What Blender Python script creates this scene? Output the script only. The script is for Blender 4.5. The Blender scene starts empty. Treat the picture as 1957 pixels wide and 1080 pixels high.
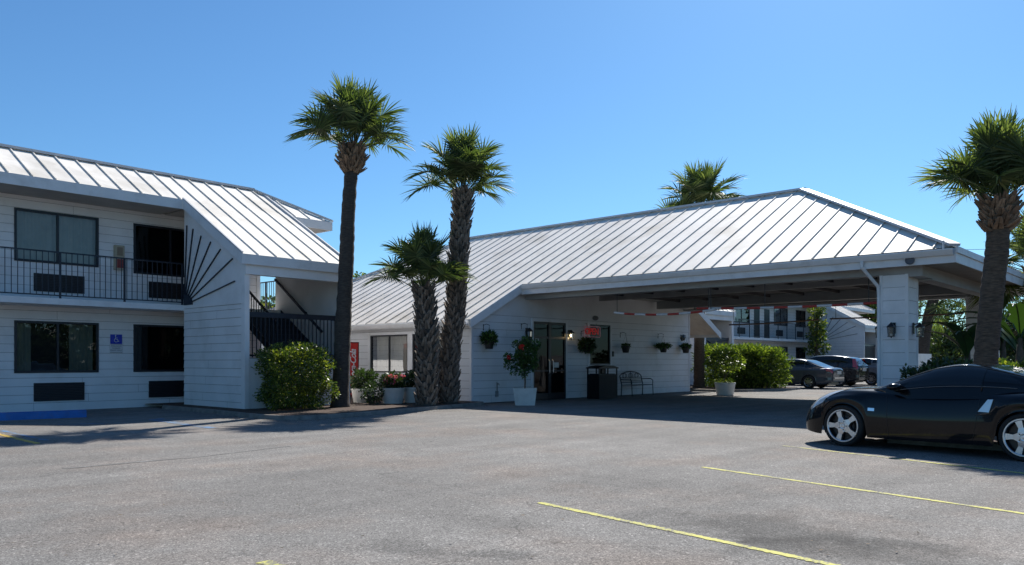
import bpy, math, random
from mathutils import Vector, Matrix, noise as mnoise
sc = bpy.context.scene
col = sc.collection
R = math.radians
# ---------------------------------------------------------------- camera, sky, sun, exposure
# world axes: +X runs along the motel facade (away to the right), +Y runs away to the left
YAW = 42.07
cam = bpy.data.objects.new('camera', bpy.data.cameras.new('camera'))
col.objects.link(cam)
cam.location = (0, 0, 1.35)
cam.rotation_euler = (R(90), 0, R(YAW - 90))
cam.data.sensor_width = 36.0
cam.data.lens = 36.0 * 1520 / 1957
cam.data.shift_y = 150 / 1957
cam.data.clip_start = 0.1
cam.data.clip_end = 2000
sc.camera = cam
SUN = Vector((0.949, 0.315, 0)).normalized()
EL = 43.0
sdir = Vector((SUN.x * math.cos(R(EL)), SUN.y * math.cos(R(EL)), math.sin(R(EL))))
world = bpy.data.worlds.new("World")
sc.world = world
world.use_nodes = True
wn = world.node_tree.nodes
wl = world.node_tree.links
bg = wn['Background']
sky = wn.new('ShaderNodeTexSky')
sky.sky_type = 'NISHITA'
sky.sun_disc = False
sky.sun_elevation = R(EL)
sky.sun_rotation = math.atan2(SUN.x, SUN.y)
sky.altitude = 0
sky.air_density = 1.0
sky.dust_density = 0.35
sky.ozone_density = 2.2
tint = wn.new('ShaderNodeVectorMath'); tint.operation = 'MULTIPLY'   # the clear saturated blue of the day
tint.inputs[1].default_value = (0.36, 0.585, 0.755)
wl.new(sky.outputs[0], tint.inputs[0]); wl.new(tint.outputs[0], bg.inputs[0])
bg.inputs[1].default_value = 0.12
sun = bpy.data.objects.new('sun', bpy.data.lights.new('sun', 'SUN'))
col.objects.link(sun)
sun.data.energy = 5.0
sun.data.angle = R(0.53)
sun.data.color = (1.0, 0.955, 0.89)
sun.rotation_euler = sdir.to_track_quat('Z', 'Y').to_euler()
sc.view_settings.view_transform = 'Standard'
sc.view_settings.look = 'None'
sc.view_settings.gamma = 1
sc.view_settings.exposure = 0.5
sc.render.engine = 'CYCLES'

# ---------------------------------------------------------------- helpers
_a = R(YAW)
FW = (math.cos(_a), math.sin(_a)); RT = (math.sin(_a), -math.cos(_a))
def ray(px, py):
    r = (px - 978.5) / 1520; u = (690 - py) / 1520
    return Vector((FW[0] + r * RT[0], FW[1] + r * RT[1], u))
def onz(px, py, z=0.0):
    d = ray(px, py); t = (z - 1.35) / d.z
    return Vector((t * d.x, t * d.y, z))
def atD(px, py, D):
    d = ray(px, py)
    return Vector((D * d.x, D * d.y, 1.35 + D * d.z))

def tag(o, label=None, cat=None, group=None, kind=None):
    if label: o['label'] = label
    if cat: o['category'] = cat
    if group: o['group'] = group
    if kind: o['kind'] = kind
    return o
def empty(name, loc=(0, 0, 0), rz=0.0, label=None, cat=None, group=None):
    o = bpy.data.objects.new(name, None); col.objects.link(o)
    o.location = loc; o.rotation_euler = (0, 0, rz)
    o.empty_display_size = 0.2
    return tag(o, label, cat, group)
def copy_tree(o, parent=None):
    c = o.copy(); col.objects.link(c); c.parent = parent
    for ch in list(o.children): copy_tree(ch, c)
    return c

class MB:
    def __init__(s): s.v = []; s.f = []; s.m = []; s.cur = 0
    def face(s, pts):
        b = len(s.v); s.v += [tuple(p) for p in pts]; s.f.append(tuple(range(b, b + len(pts)))); s.m.append(s.cur)
    def box(s, x0, x1, y0, y1, z0, z1):
        b = len(s.v)
        s.v += [(x0, y0, z0), (x1, y0, z0), (x1, y1, z0), (x0, y1, z0), (x0, y0, z1), (x1, y0, z1), (x1, y1, z1), (x0, y1, z1)]
        for f in ((0, 3, 2, 1), (4, 5, 6, 7), (0, 1, 5, 4), (1, 2, 6, 5), (2, 3, 7, 6), (3, 0, 4, 7)):
            s.f.append(tuple(b + i for i in f)); s.m.append(s.cur)
        return s
    def prism(s, poly, vec):
        n = len(poly); b = len(s.v); vec = Vector(vec)
        s.v += [tuple(p) for p in poly] + [tuple(Vector(p) + vec) for p in poly]
        s.f.append(tuple(b + i for i in range(n - 1, -1, -1))); s.m.append(s.cur)
        s.f.append(tuple(b + n + i for i in range(n))); s.m.append(s.cur)
        for i in range(n):
            j = (i + 1) % n
            s.f.append((b + i, b + j, b + n + j, b + n + i)); s.m.append(s.cur)
        return s
    def bar(s, p, q, w, h, up=(0, 0, 1)):
        p = Vector(p); q = Vector(q); d = (q - p).normalized(); up = Vector(up)
        if abs(d.dot(up)) > .98: up = Vector((1, 0, 0))
        sd = d.cross(up).normalized(); u = sd.cross(d).normalized()
        c = [p + sd * a * w / 2 + u * b_ * h / 2 for a, b_ in ((-1, -1), (1, -1), (1, 1), (-1, 1))]
        return s.prism(c, q - p)
    def tube(s, pts, r, n=8, cap=True):
        pts = [Vector(p) for p in pts]; k = len(pts)
        rs = r if isinstance(r, (list, tuple)) else [r] * k
        b = len(s.v); prev = None
        for i, p in enumerate(pts):
            d = (pts[min(i + 1, k - 1)] - pts[max(i - 1, 0)]).normalized()
            if prev is None:
                ref = Vector((0, 0, 1)) if abs(d.z) < .9 else Vector((1, 0, 0))
                a = d.cross(ref).normalized()
            else:
                a = (prev - d * prev.dot(d)).normalized()
            prev = a; c = d.cross(a)
            for j in range(n):
                t = 2 * math.pi * j / n
                s.v.append(tuple(p + (a * math.cos(t) + c * math.sin(t)) * rs[i]))
        for i in range(k - 1):
            for j in range(n):
                j2 = (j + 1) % n
                s.f.append((b + i * n + j, b + i * n + j2, b + (i + 1) * n + j2, b + (i + 1) * n + j)); s.m.append(s.cur)
        if cap:
            s.f.append(tuple(b + j for j in range(n - 1, -1, -1))); s.m.append(s.cur)
            s.f.append(tuple(b + (k - 1) * n + j for j in range(n))); s.m.append(s.cur)
        return s
    def lathe(s, prof, n=24, M=None, closed=False):
        b = len(s.v); k = len(prof)
        for r, z in prof:
            for j in range(n):
                t = 2 * math.pi * j / n; p = Vector((r * math.cos(t), r * math.sin(t), z))
                s.v.append(tuple(M @ p if M else p))
        for i in range(k if closed else k - 1):
            i2 = (i + 1) % k
            for j in range(n):
                j2 = (j + 1) % n
                s.f.append((b + i * n + j, b + i * n + j2, b + i2 * n + j2, b + i2 * n + j)); s.m.append(s.cur)
        return s
    def grid(s, rows, flip=False):
        b = len(s.v); k = len(rows); n = len(rows[0])
        for r in rows: s.v += [tuple(p) for p in r]
        for i in range(k - 1):
            for j in range(n - 1):
                f = (b + i * n + j, b + i * n + j + 1, b + (i + 1) * n + j + 1, b + (i + 1) * n + j)
                s.f.append(f[::-1] if flip else f); s.m.append(s.cur)
        return s
    def build(s, name, mat, parent=None, smooth=False, loc=None):
        me = bpy.data.meshes.new(name)
        me.from_pydata(s.v, [], s.f)
        for m in (mat if isinstance(mat, (list, tuple)) else [mat]): me.materials.append(m)
        me.polygons.foreach_set('material_index', s.m)
        if smooth: me.polygons.foreach_set('use_smooth', [True] * len(s.f))
        me.update()
        o = bpy.data.objects.new(name, me); col.objects.link(o)
        if parent: o.parent = parent
        if loc: o.location = loc
        return o
def BX(*a): return MB().box(*a)

def local(root):  # helper: world -> root space (roots are only translated / rotated about z)
    return Matrix.Translation(root.location) @ Matrix.Rotation(root.rotation_euler.z, 4, 'Z')

# ---------------------------------------------------------------- materials
def mat(name, base=(.5, .5, .5), rough=.6, metal=0.0, spec=.5, coat=0.0, var=0.0, vscale=3.0, dirt=None, dscale=1.5, damt=.3, bump=0.0, bscale=40.0, emit=None, estr=0.0, stretch=None, island=0.0):
    m = bpy.data.materials.new(name); m.use_nodes = True
    nt = m.node_tree; N = nt.nodes; Lk = nt.links; b = N['Principled BSDF']
    b.inputs['Roughness'].default_value = rough
    b.inputs['Metallic'].default_value = metal
    b.inputs['Specular IOR Level'].default_value = spec
    b.inputs['Coat Weight'].default_value = coat
    b.inputs['Coat Roughness'].default_value = .03
    tc = N.new('ShaderNodeTexCoord'); mp = N.new('ShaderNodeMapping')
    Lk.new(tc.outputs['Object'], mp.inputs[0])
    if stretch: mp.inputs['Scale'].default_value = stretch
    c = N.new('ShaderNodeRGB'); c.outputs[0].default_value = (*base, 1); out = c.outputs[0]
    if var:
        n = N.new('ShaderNodeTexNoise'); n.inputs['Scale'].default_value = vscale; n.inputs['Detail'].default_value = 6
        Lk.new(mp.outputs[0], n.inputs[0])
        r = N.new('ShaderNodeMapRange'); r.inputs[1].default_value = .3; r.inputs[2].default_value = .7
        r.inputs[3].default_value = 1 - var; r.inputs[4].default_value = 1 + var
        Lk.new(n.outputs[0], r.inputs[0])
        h = N.new('ShaderNodeVectorMath'); h.operation = 'SCALE'
        Lk.new(out, h.inputs[0]); Lk.new(r.outputs[0], h.inputs[3]); out = h.outputs[0]
    if island:
        gi = N.new('ShaderNodeNewGeometry'); r = N.new('ShaderNodeMapRange')
        r.inputs[3].default_value = 1 - island; r.inputs[4].default_value = 1 + island
        Lk.new(gi.outputs['Random Per Island'], r.inputs[0])
        h = N.new('ShaderNodeVectorMath'); h.operation = 'SCALE'
        Lk.new(out, h.inputs[0]); Lk.new(r.outputs[0], h.inputs[3]); out = h.outputs[0]
    if dirt:
        n = N.new('ShaderNodeTexNoise'); n.inputs['Scale'].default_value = dscale; n.inputs['Detail'].default_value = 8; n.inputs['Roughness'].default_value = .65
        Lk.new(mp.outputs[0], n.inputs[0])
        r = N.new('ShaderNodeMapRange'); r.inputs[1].default_value = .5; r.inputs[2].default_value = .75
        r.inputs[3].default_value = 0; r.inputs[4].default_value = damt
        Lk.new(n.outputs[0], r.inputs[0])
        x = N.new('ShaderNodeMix'); x.data_type = 'RGBA'
        Lk.new(r.outputs[0], x.inputs[0]); Lk.new(out, x.inputs[6]); x.inputs[7].default_value = (*dirt, 1); out = x.outputs[2]
    Lk.new(out, b.inputs['Base Color'])
    if bump:
        n = N.new('ShaderNodeTexNoise'); n.inputs['Scale'].default_value = bscale; n.inputs['Detail'].default_value = 4
        Lk.new(mp.outputs[0], n.inputs[0])
        bm = N.new('ShaderNodeBump'); bm.inputs['Strength'].default_value = bump; bm.inputs['Distance'].default_value = .02
        Lk.new(n.outputs[0], bm.inputs['Height']); Lk.new(bm.outputs[0], b.inputs['Normal'])
    if emit:
        b.inputs['Emission Color'].default_value = (*emit, 1); b.inputs['Emission Strength'].default_value = estr
    return m

def leafmat(name, base, trans=.35, rough=.45, var=.35, yellow=None, spec=.5):
    m = bpy.data.materials.new(name); m.use_nodes = True
    nt = m.node_tree; N = nt.nodes; Lk = nt.links; b = N['Principled BSDF']; o = N['Material Output']
    g = N.new('ShaderNodeNewGeometry'); cr = N.new('ShaderNodeValToRGB')
    y = yellow or tuple(min(1, c * 2) for c in base)
    cr.color_ramp.elements[0].color = (*[c * (1 - var) for c in base], 1)
    cr.color_ramp.elements[1].color = (*y, 1)
    e = cr.color_ramp.elements.new(.6); e.color = (*base, 1)
    Lk.new(g.outputs['Random Per Island'], cr.inputs[0])
    Lk.new(cr.outputs[0], b.inputs['Base Color'])
    b.inputs['Roughness'].default_value = rough
    b.inputs['Specular IOR Level'].default_value = spec
    t = N.new('ShaderNodeBsdfTranslucent'); h = N.new('ShaderNodeVectorMath'); h.operation = 'MULTIPLY'
    h.inputs[1].default_value = (1.5, 1.7, .6)
    Lk.new(cr.outputs[0], h.inputs[0]); Lk.new(h.outputs[0], t.inputs[0])
    mx = N.new('ShaderNodeMixShader'); mx.inputs[0].default_value = trans
    Lk.new(b.outputs[0], mx.inputs[1]); Lk.new(t.outputs[0], mx.inputs[2]); Lk.new(mx.outputs[0], o.inputs[0])
    return m

def glassmat(name, tint=(.55, .6, .62), refl=1.0, rough=.0):
    m = bpy.data.materials.new(name); m.use_nodes = True
    nt = m.node_tree; N = nt.nodes; Lk = nt.links; o = N['Material Output']; N.remove(N['Principled BSDF'])
    t = N.new('ShaderNodeBsdfTransparent'); t.inputs[0].default_value = (*tint, 1)
    g = N.new('ShaderNodeBsdfGlossy'); g.inputs['Roughness'].default_value = rough
    f = N.new('ShaderNodeFresnel'); f.inputs[0].default_value = 1.52
    mu = N.new('ShaderNodeMath'); mu.operation = 'MULTIPLY'; mu.inputs[1].default_value = refl * 1.6; mu.use_clamp = True
    tc = N.new('ShaderNodeTexCoord'); n = N.new('ShaderNodeTexNoise'); n.inputs['Scale'].default_value = 1.6
    bm = N.new('ShaderNodeBump'); bm.inputs['Strength'].default_value = .06; bm.inputs['Distance'].default_value = .05
    Lk.new(tc.outputs['Object'], n.inputs[0]); Lk.new(n.outputs[0], bm.inputs['Height']); Lk.new(bm.outputs[0], g.inputs['Normal'])
    mx = N.new('ShaderNodeMixShader')
    Lk.new(f.outputs[0], mu.inputs[0]); Lk.new(mu.outputs[0], mx.inputs[0])
    Lk.new(t.outputs[0], mx.inputs[1]); Lk.new(g.outputs[0], mx.inputs[2]); Lk.new(mx.outputs[0], o.inputs[0])
    return m

M = {}
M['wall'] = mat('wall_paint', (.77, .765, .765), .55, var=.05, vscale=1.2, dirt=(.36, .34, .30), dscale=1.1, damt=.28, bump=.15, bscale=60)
M['officewall'] = mat('office_wall_paint_shaded', (.66, .67, .69), .55, var=.05, vscale=1.2, dirt=(.36, .34, .30), dscale=1.1, damt=.28, bump=.15, bscale=60)  # same white paint as the motel, greyed: the office's deeper shade is in the colour
M['glassblind'] = glassmat('blind_glass', (.78, .80, .80), .22)
M['wallwarm'] = mat('wall_paint_smooth', (.60, .60, .58), .6, var=.05, vscale=.8, dirt=(.42, .38, .33), dscale=.7, damt=.3)
M['groove'] = mat('board_gap', (.12, .12, .12), .9)
M['trim'] = mat('white_trim', (.70, .71, .72), .5, var=.05, vscale=2, dirt=(.33, .30, .26), dscale=2.5, damt=.35)
M['gutter'] = mat('white_gutter', (.72, .73, .74), .35, var=.05, vscale=2, dirt=(.30, .28, .25), dscale=2.0, damt=.4)
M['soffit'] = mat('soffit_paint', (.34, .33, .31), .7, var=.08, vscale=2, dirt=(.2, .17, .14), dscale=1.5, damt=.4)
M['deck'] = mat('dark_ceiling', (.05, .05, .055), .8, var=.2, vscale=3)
M['beam'] = mat('beam_paint', (.33, .335, .33), .6, var=.08, vscale=1.5, dirt=(.22, .2, .17), dscale=1.6, damt=.4)
M['dark'] = mat('dark_frame', (.012, .014, .02), .4, var=.2, vscale=8)
M['rail'] = mat('dark_blue_rail', (.012, .017, .03), .4, var=.2, vscale=8)
M['room'] = mat('room_dark', (.03, .03, .032), .9)
M['curtain'] = mat('curtain_cloth', (.52, .51, .46), .9, var=.1, vscale=4)
M['curtaindark'] = mat('curtain_olive', (.24, .25, .20), .9, var=.1, vscale=4)
M['blind'] = mat('blind_slats', (.55, .52, .45), .8, var=.06, vscale=5)
M['glass'] = glassmat('window_glass', (.74, .79, .80))
M['glassdark'] = glassmat('window_glass_dark', (.25, .28, .31), .32)
M['grille'] = mat('vent_grille', (.012, .013, .018), .5)
M['mulch'] = mat('mulch', (.06, .035, .022), .95, var=.5, vscale=14, bump=1.0, bscale=25)
M['curb'] = mat('curb_concrete', (.20, .19, .175), .9, var=.2, vscale=5, dirt=(.08, .07, .06), dscale=3, damt=.8, bump=.5, bscale=30)
M['white'] = mat('white_plastic', (.62, .61, .58), .55, var=.06, vscale=4, dirt=(.35, .31, .26), dscale=5, damt=.35, bump=.2, bscale=50)
M['black'] = mat('black_metal', (.010, .010, .012), .35)
M['blackplastic'] = mat('black_plastic', (.007, .008, .010), .5, var=.2, vscale=6)
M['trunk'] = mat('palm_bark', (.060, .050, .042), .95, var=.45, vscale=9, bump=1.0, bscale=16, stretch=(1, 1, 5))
M['trunklit'] = mat('palm_bark_brown_lit', (.10, .072, .05), .95, var=.45, vscale=9, bump=1.0, bscale=16, stretch=(1, 1, 5))  # browner copy of the palm bark, lightened so the colour itself looks sunlit
M['boot'] = mat('palm_boot', (.15, .12, .095), .9, var=.3, vscale=12, island=.5, bump=.5, bscale=30)
M['bootred'] = mat('palm_boot_fresh', (.19, .125, .08), .9, var=.3, vscale=12, island=.5, bump=.5, bscale=30)
M['frond'] = leafmat('palm_frond', (.066, .094, .038), .40, .55, .45, (.18, .20, .09), .3)
M['bush'] = leafmat('bush_leaf', (.070, .112, .022), .38, .4, .5, (.32, .32, .06))
M['hedge'] = leafmat('hedge_leaf', (.080, .125, .018), .38, .4, .55, (.30, .34, .06))
M['tree'] = leafmat('tree_leaf', (.050, .080, .022), .3, .5, .4, (.12, .15, .04))
M['darkleaf'] = leafmat('dark_shrub_leaf', (.030, .055, .020), .3, .4, .4, (.07, .11, .03))
M['banana'] = leafmat('banana_leaf', (.040, .080, .022), .18, .35, .3, (.08, .13, .03))
M['hib'] = leafmat('hibiscus_leaf', (.035, .085, .020), .3, .35, .4, (.09, .17, .03))
M['redleaf'] = leafmat('red_leaf', (.20, .05, .025), .3, .45, .4, (.33, .10, .04))
M['bark'] = mat('tree_bark', (.10, .08, .06), .95, var=.3, vscale=10, bump=.8, bscale=20)
M['petal'] = leafmat('red_petal', (.55, .012, .012), .3, .5, .2, (.7, .03, .02))
M['pink'] = leafmat('pink_petal', (.6, .10, .25), .3, .5, .2, (.7, .2, .35))
M['yellow'] = None
M['chrome'] = mat('chrome', (.75, .75, .78), .12, metal=1)
M['alloy'] = mat('alloy', (.50, .50, .53), .28, metal=1)
M['tyre'] = mat('tyre_rubber', (.013, .013, .013), .8, var=.2, vscale=10)
M['headlamp'] = mat('headlamp', (.55, .56, .55), .08, spec=.8, coat=1)
M['tail'] = mat('tail_lamp', (.30, .008, .008), .12, spec=.8, coat=1)
M['plate'] = mat('number_plate', (.5, .5, .48), .5)
M['carglass'] = mat('car_glass', (.006, .008, .010), .02, spec=.6)
M['carglasslt'] = glassmat('car_glass_light', (.35, .38, .40), 1.2)
M['seat'] = mat('car_interior', (.03, .03, .032), .8)
M['wood'] = mat('brown_bar', (.12, .07, .045), .7, var=.2, vscale=5)

def roofmat():
    m = mat('white_metal_roof', (.78, .735, .665), .62, var=.09, vscale=.9, dirt=(.42, .37, .29), dscale=.6, damt=.75, spec=.25)
    return m
M['roof'] = roofmat()
M['ridge'] = mat('ridge_flashing', (.50, .51, .53), .45, var=.08, vscale=2)

def asphalt():
    m = bpy.data.materials.new('asphalt'); m.use_nodes = True
    nt = m.node_tree; N = nt.nodes; Lk = nt.links; b = N['Principled BSDF']
    tc = N.new('ShaderNodeTexCoord')
    def noise(sc_, det=4, ro=.5, st=None):
        n = N.new('ShaderNodeTexNoise'); n.inputs['Scale'].default_value = sc_; n.inputs['Detail'].default_value = det; n.inputs['Roughness'].default_value = ro
        if st:
            mp = N.new('ShaderNodeMapping'); mp.inputs['Scale'].default_value = st[:3]
            if len(st) > 3: mp.inputs['Rotation'].default_value = (0, 0, st[3])
            Lk.new(tc.outputs['Object'], mp.inputs[0]); Lk.new(mp.outputs[0], n.inputs[0])
        else: Lk.new(tc.outputs['Object'], n.inputs[0])
        return n.outputs[0]
    def rng(x, a, b_, c, d):
        r = N.new('ShaderNodeMapRange'); r.inputs[1].default_value = a; r.inputs[2].default_value = b_; r.inputs[3].default_value = c; r.inputs[4].default_value = d
        Lk.new(x, r.inputs[0]); return r.outputs[0]
    def mul(x, y):
        q = N.new('ShaderNodeMath'); q.operation = 'MULTIPLY'; Lk.new(x, q.inputs[0]); Lk.new(y, q.inputs[1]); return q.outputs[0]
    vo = N.new('ShaderNodeTexVoronoi'); vo.inputs['Scale'].default_value = 115; Lk.new(tc.outputs['Object'], vo.inputs[0])
    sp = N.new('ShaderNodeSeparateColor'); Lk.new(vo.outputs['Color'], sp.inputs[0])
    stone = rng(sp.outputs[0], 0, 1, .5, 1.5)
    v2 = N.new('ShaderNodeTexVoronoi'); v2.inputs['Scale'].default_value = 60; Lk.new(tc.outputs['Object'], v2.inputs[0])
    s2 = N.new('ShaderNodeSeparateColor'); Lk.new(v2.outputs['Color'], s2.inputs[0])
    stone2 = rng(s2.outputs[1], 0, 1, .84, 1.16)
    big = rng(noise(.22, 5, .6), .3, .7, .84, 1.13)
    mid = rng(noise(1.3, 6, .65), .3, .7, .86, 1.12)
    streak = rng(noise(1.0, 6, .6, (.12, 1.6, 1, R(25))), .35, .7, .89, 1.10)
    val = mul(mul(mul(mul(stone, stone2), big), mid), streak)
    # worn oil stains with their own shapes
    def blot(cx, cy, rx, ry, rot, amt):
        mp = N.new('ShaderNodeMapping'); mp.vector_type = 'TEXTURE'
        mp.inputs['Location'].default_value = (cx, cy, 0); mp.inputs['Rotation'].default_value = (0, 0, rot); mp.inputs['Scale'].default_value = (rx, ry, 1)
        Lk.new(tc.outputs['Object'], mp.inputs[0])
        ln = N.new('ShaderNodeVectorMath'); ln.operation = 'LENGTH'; Lk.new(mp.outputs[0], ln.inputs[0])
        ad = N.new('ShaderNodeMath'); ad.operation = 'ADD'; Lk.new(ln.outputs[1], ad.inputs[0]); Lk.new(rng(noise(2.2, 6, .7), .3, .7, -.55, .55), ad.inputs[1])
        return rng(ad.outputs[0], .45, 1.15, 1 - amt, 1)
    for a in BLOTS: val = mul(val, blot(*a))
    chip = rng(s2.outputs[0], .955, .96, 1, 1.55); val = mul(val, chip)
    tmx = N.new('ShaderNodeMix'); tmx.data_type = 'RGBA'; tmx.inputs[6].default_value = (.186, .178, .166, 1); tmx.inputs[7].default_value = (.212, .180, .156, 1)
    Lk.new(rng(noise(.5, 5, .6), .48, .72, 0, 1), tmx.inputs[0])
    # fine cracks and joints of the worn surface
    ck = N.new('ShaderNodeTexVoronoi'); ck.feature = 'DISTANCE_TO_EDGE'; ck.inputs['Scale'].default_value = .16
    wv = N.new('ShaderNodeMapping'); wn_ = N.new('ShaderNodeTexNoise'); wn_.inputs['Scale'].default_value = 1.1; wn_.inputs['Detail'].default_value = 6
    Lk.new(tc.outputs['Object'], wn_.inputs[0]); wa = N.new('ShaderNodeVectorMath'); wa.operation = 'MULTIPLY_ADD'; wa.inputs[1].default_value = (1.3, 1.3, 0)
    Lk.new(wn_.outputs['Color'], wa.inputs[0]); Lk.new(tc.outputs['Object'], wa.inputs[2]); Lk.new(wa.outputs[0], ck.inputs[0])
    val = mul(val, rng(ck.outputs['Distance'], .0008, .0022, .72, 1))
    cm = N.new('ShaderNodeVectorMath'); cm.operation = 'SCALE'; Lk.new(tmx.outputs[2], cm.inputs[0]); Lk.new(val, cm.inputs[3])
    Lk.new(cm.outputs[0], b.inputs['Base Color'])
    b.inputs['Roughness'].default_value = .93
    b.inputs['Specular IOR Level'].default_value = .25
    bm = N.new('ShaderNodeBump'); bm.inputs['Strength'].default_value = .4; bm.inputs['Distance'].default_value = .004
    Lk.new(sp.outputs[0], bm.inputs['Height']); Lk.new(bm.outputs[0], b.inputs['Normal'])
    return m
def _b(px, py, rx, ry, rot, amt):
    p = onz(px, py); return (p.x, p.y, rx, ry, rot, amt)
BLOTS = [_b(1480, 1010, .62, 1.1, .2, .40), _b(1640, 1050, .5, 1.0, .5, .36), _b(790, 1050, .25, .5, .3, .30), _b(960, 1060, .16, .35, .3, .3), _b(1230, 925, .8, 1.6, .1, .16), _b(960, 1000, .3, .7, .1, .15)]
M['asphalt'] = asphalt()

def paintmat(name, c, thr=.42, base=(.15, .145, .135)):
    m = bpy.data.materials.new(name); m.use_nodes = True
    nt = m.node_tree; N = nt.nodes; Lk = nt.links; b = N['Principled BSDF']; b.inputs['Roughness'].default_value = .85
    tc = N.new('ShaderNodeTexCoord')
    n = N.new('ShaderNodeTexNoise'); n.inputs['Scale'].default_value = 45; n.inputs['Detail'].default_value = 4
    n2 = N.new('ShaderNodeTexNoise'); n2.inputs['Scale'].default_value = 2.5; n2.inputs['Detail'].default_value = 5
    Lk.new(tc.outputs['Object'], n.inputs[0]); Lk.new(tc.outputs['Object'], n2.inputs[0])
    a = N.new('ShaderNodeMath'); a.operation = 'MULTIPLY_ADD'; a.inputs[1].default_value = .6
    Lk.new(n2.outputs[0], a.inputs[0]); 
    s_ = N.new('ShaderNodeMath'); s_.operation = 'MULTIPLY'; s_.inputs[1].default_value = .5; Lk.new(n.outputs[0], s_.inputs[0]); Lk.new(s_.outputs[0], a.inputs[2])
    r = N.new('ShaderNodeMapRange'); r.inputs[1].default_value = thr; r.inputs[2].default_value = thr + .14
    Lk.new(a.outputs[0], r.inputs[0])
    x = N.new('ShaderNodeMix'); x.data_type = 'RGBA'; x.inputs[6].default_value = (*base, 1); x.inputs[7].default_value = (*c, 1)
    Lk.new(r.outputs[0], x.inputs[0]); Lk.new(x.outputs[2], b.inputs['Base Color'])
    return m
M['yellow'] = paintmat('yellow_paint', (.52, .49, .12), .43)
M['yellowold'] = paintmat('old_yellow_paint', (.62, .42, .08), .44)
M['bluepaint'] = paintmat('worn_blue_paint', (.08, .22, .42), .50)
M['oldwhite'] = paintmat('worn_white_paint', (.27, .27, .26), .56)
M['bluestop'] = mat('blue_kerb_paint', (.015, .13, .42), .5, var=.15, vscale=5, dirt=(.1, .12, .14), dscale=6, damt=.4)
# ---------------------------------------------------------------- ground
tag(MB().grid([[(x, y, -.03) for x in (-600, 900)] for y in (-600, 900)], True).build('ground', mat('far_ground', (.10, .11, .06), .95, var=.3, vscale=.3)), kind='structure')
tag(MB().grid([[(x, y, 0) for x in (-45, 100)] for y in (-45, 60)], True).build('parking_lot', M['asphalt']), kind='structure')
def stripe(name, p, q, w, m, z=.004, n=220, seed=1):
    rnd = random.Random(seed); p = Vector(p); q = Vector(q); d = (q - p).normalized(); s = Vector((-d.y, d.x, 0)); mb = MB(); a = []; c = []
    for i in range(n + 1):
        t = p.lerp(q, i / n); e = w * (.5 if 0 < i < n else .28)
        a.append((*(t + s * (e + rnd.uniform(-.16, .10) * w)).xy, z)); c.append((*(t - s * (e + rnd.uniform(-.16, .10) * w)).xy, z))
    mb.grid([a, c]); return tag(mb.build(name, m), kind='structure')
def ext(a, b, k): return a + (b - a) * k
a, b = onz(1030, 961), onz(1590, 1080); stripe('parking_line', a, ext(a, b, 1.6), .078, M['yellow'], seed=2)
a, b = onz(1342, 893), onz(1957, 982); stripe('parking_line', a, ext(a, b, 1.4), .078, M['yellow'], seed=3)
a, b = onz(1495, 852), onz(1957, 905); stripe('parking_line', a, ext(a, b, 1.3), .078, M['yellow'], seed=4)
a, b = onz(502, 1074), onz(640, 1118); stripe('parking_line', a, ext(a, b, 2.0), .10, M['yellow'], seed=5)
a, b = onz(72, 848), onz(-40, 821); stripe('accessible_bay_line', a, ext(a, b, 1.5), .11, M['yellowold'], seed=6)
a, b = onz(90, 842), onz(-40, 814); stripe('accessible_bay_line', a, ext(a, b, 1.5), .11, M['bluepaint'], z=.004, seed=7)
a, b = onz(110, 812), onz(205, 809); stripe('accessible_bay_mark', a, b, .22, M['bluepaint'], seed=8)
a, b = onz(290, 802), onz(410, 819); stripe('accessible_bay_mark', a, b, .22, M['bluepaint'], seed=9)
a, b = onz(300, 801), onz(345, 806); stripe('accessible_bay_mark', a, b, .25, M['bluepaint'], z=.008, seed=10)
a, b = onz(120, 896), onz(345, 876); stripe('worn_line', a, b, .10, M['oldwhite'], seed=11)
a, b = onz(640, 824), onz(680, 822); stripe('worn_line', a, b, .12, M['oldwhite'], seed=12)
a, b = onz(350, 877), onz(560, 852); stripe('worn_line', a, b, .06, M['oldwhite'], seed=13)

def noisy_poly(pts, n, amp, seed):
    rnd = random.Random(seed); out = []
    for i in range(len(pts)):
        p = Vector(pts[i]); q = Vector(pts[(i + 1) % len(pts)])
        for k in range(n): out.append(p.lerp(q, k / n) + Vector((rnd.uniform(-amp, amp), rnd.uniform(-amp, amp))))
    return out
def curb_strip(name, pts, w=.13, h=.10, parent=None):
    pts = [Vector(p) for p in pts]; rows = [[], [], [], []]
    for i, p in enumerate(pts):
        d = (pts[min(i + 1, len(pts) - 1)] - pts[max(i - 1, 0)]).normalized(); s = Vector((-d.y, d.x))
        o = p + s * w
        rows[0].append((p.x, p.y, 0)); rows[1].append((p.x + s.x * .02, p.y + s.y * .02, h)); rows[2].append((o.x - s.x * .02, o.y - s.y * .02, h)); rows[3].append((o.x, o.y, 0))
    return tag(MB().grid(rows).build(name, M['curb'], parent, smooth=False), kind='structure')
def bed(name, pts, z, m=None):
    mb = MB(); mb.face([(p[0], p[1], z) for p in pts]); return tag(mb.build(name, m or M['mulch']), kind='structure')
cpts = [(10.05, 22.4), (9.98, 19.2), (9.84, 17.3), (9.95, 16.2), (10.4, 15.7), (11.5, 15.68), (13.1, 15.95), (14.9, 16.3), (16.5, 16.62), (17.55, 17.0)]
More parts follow.
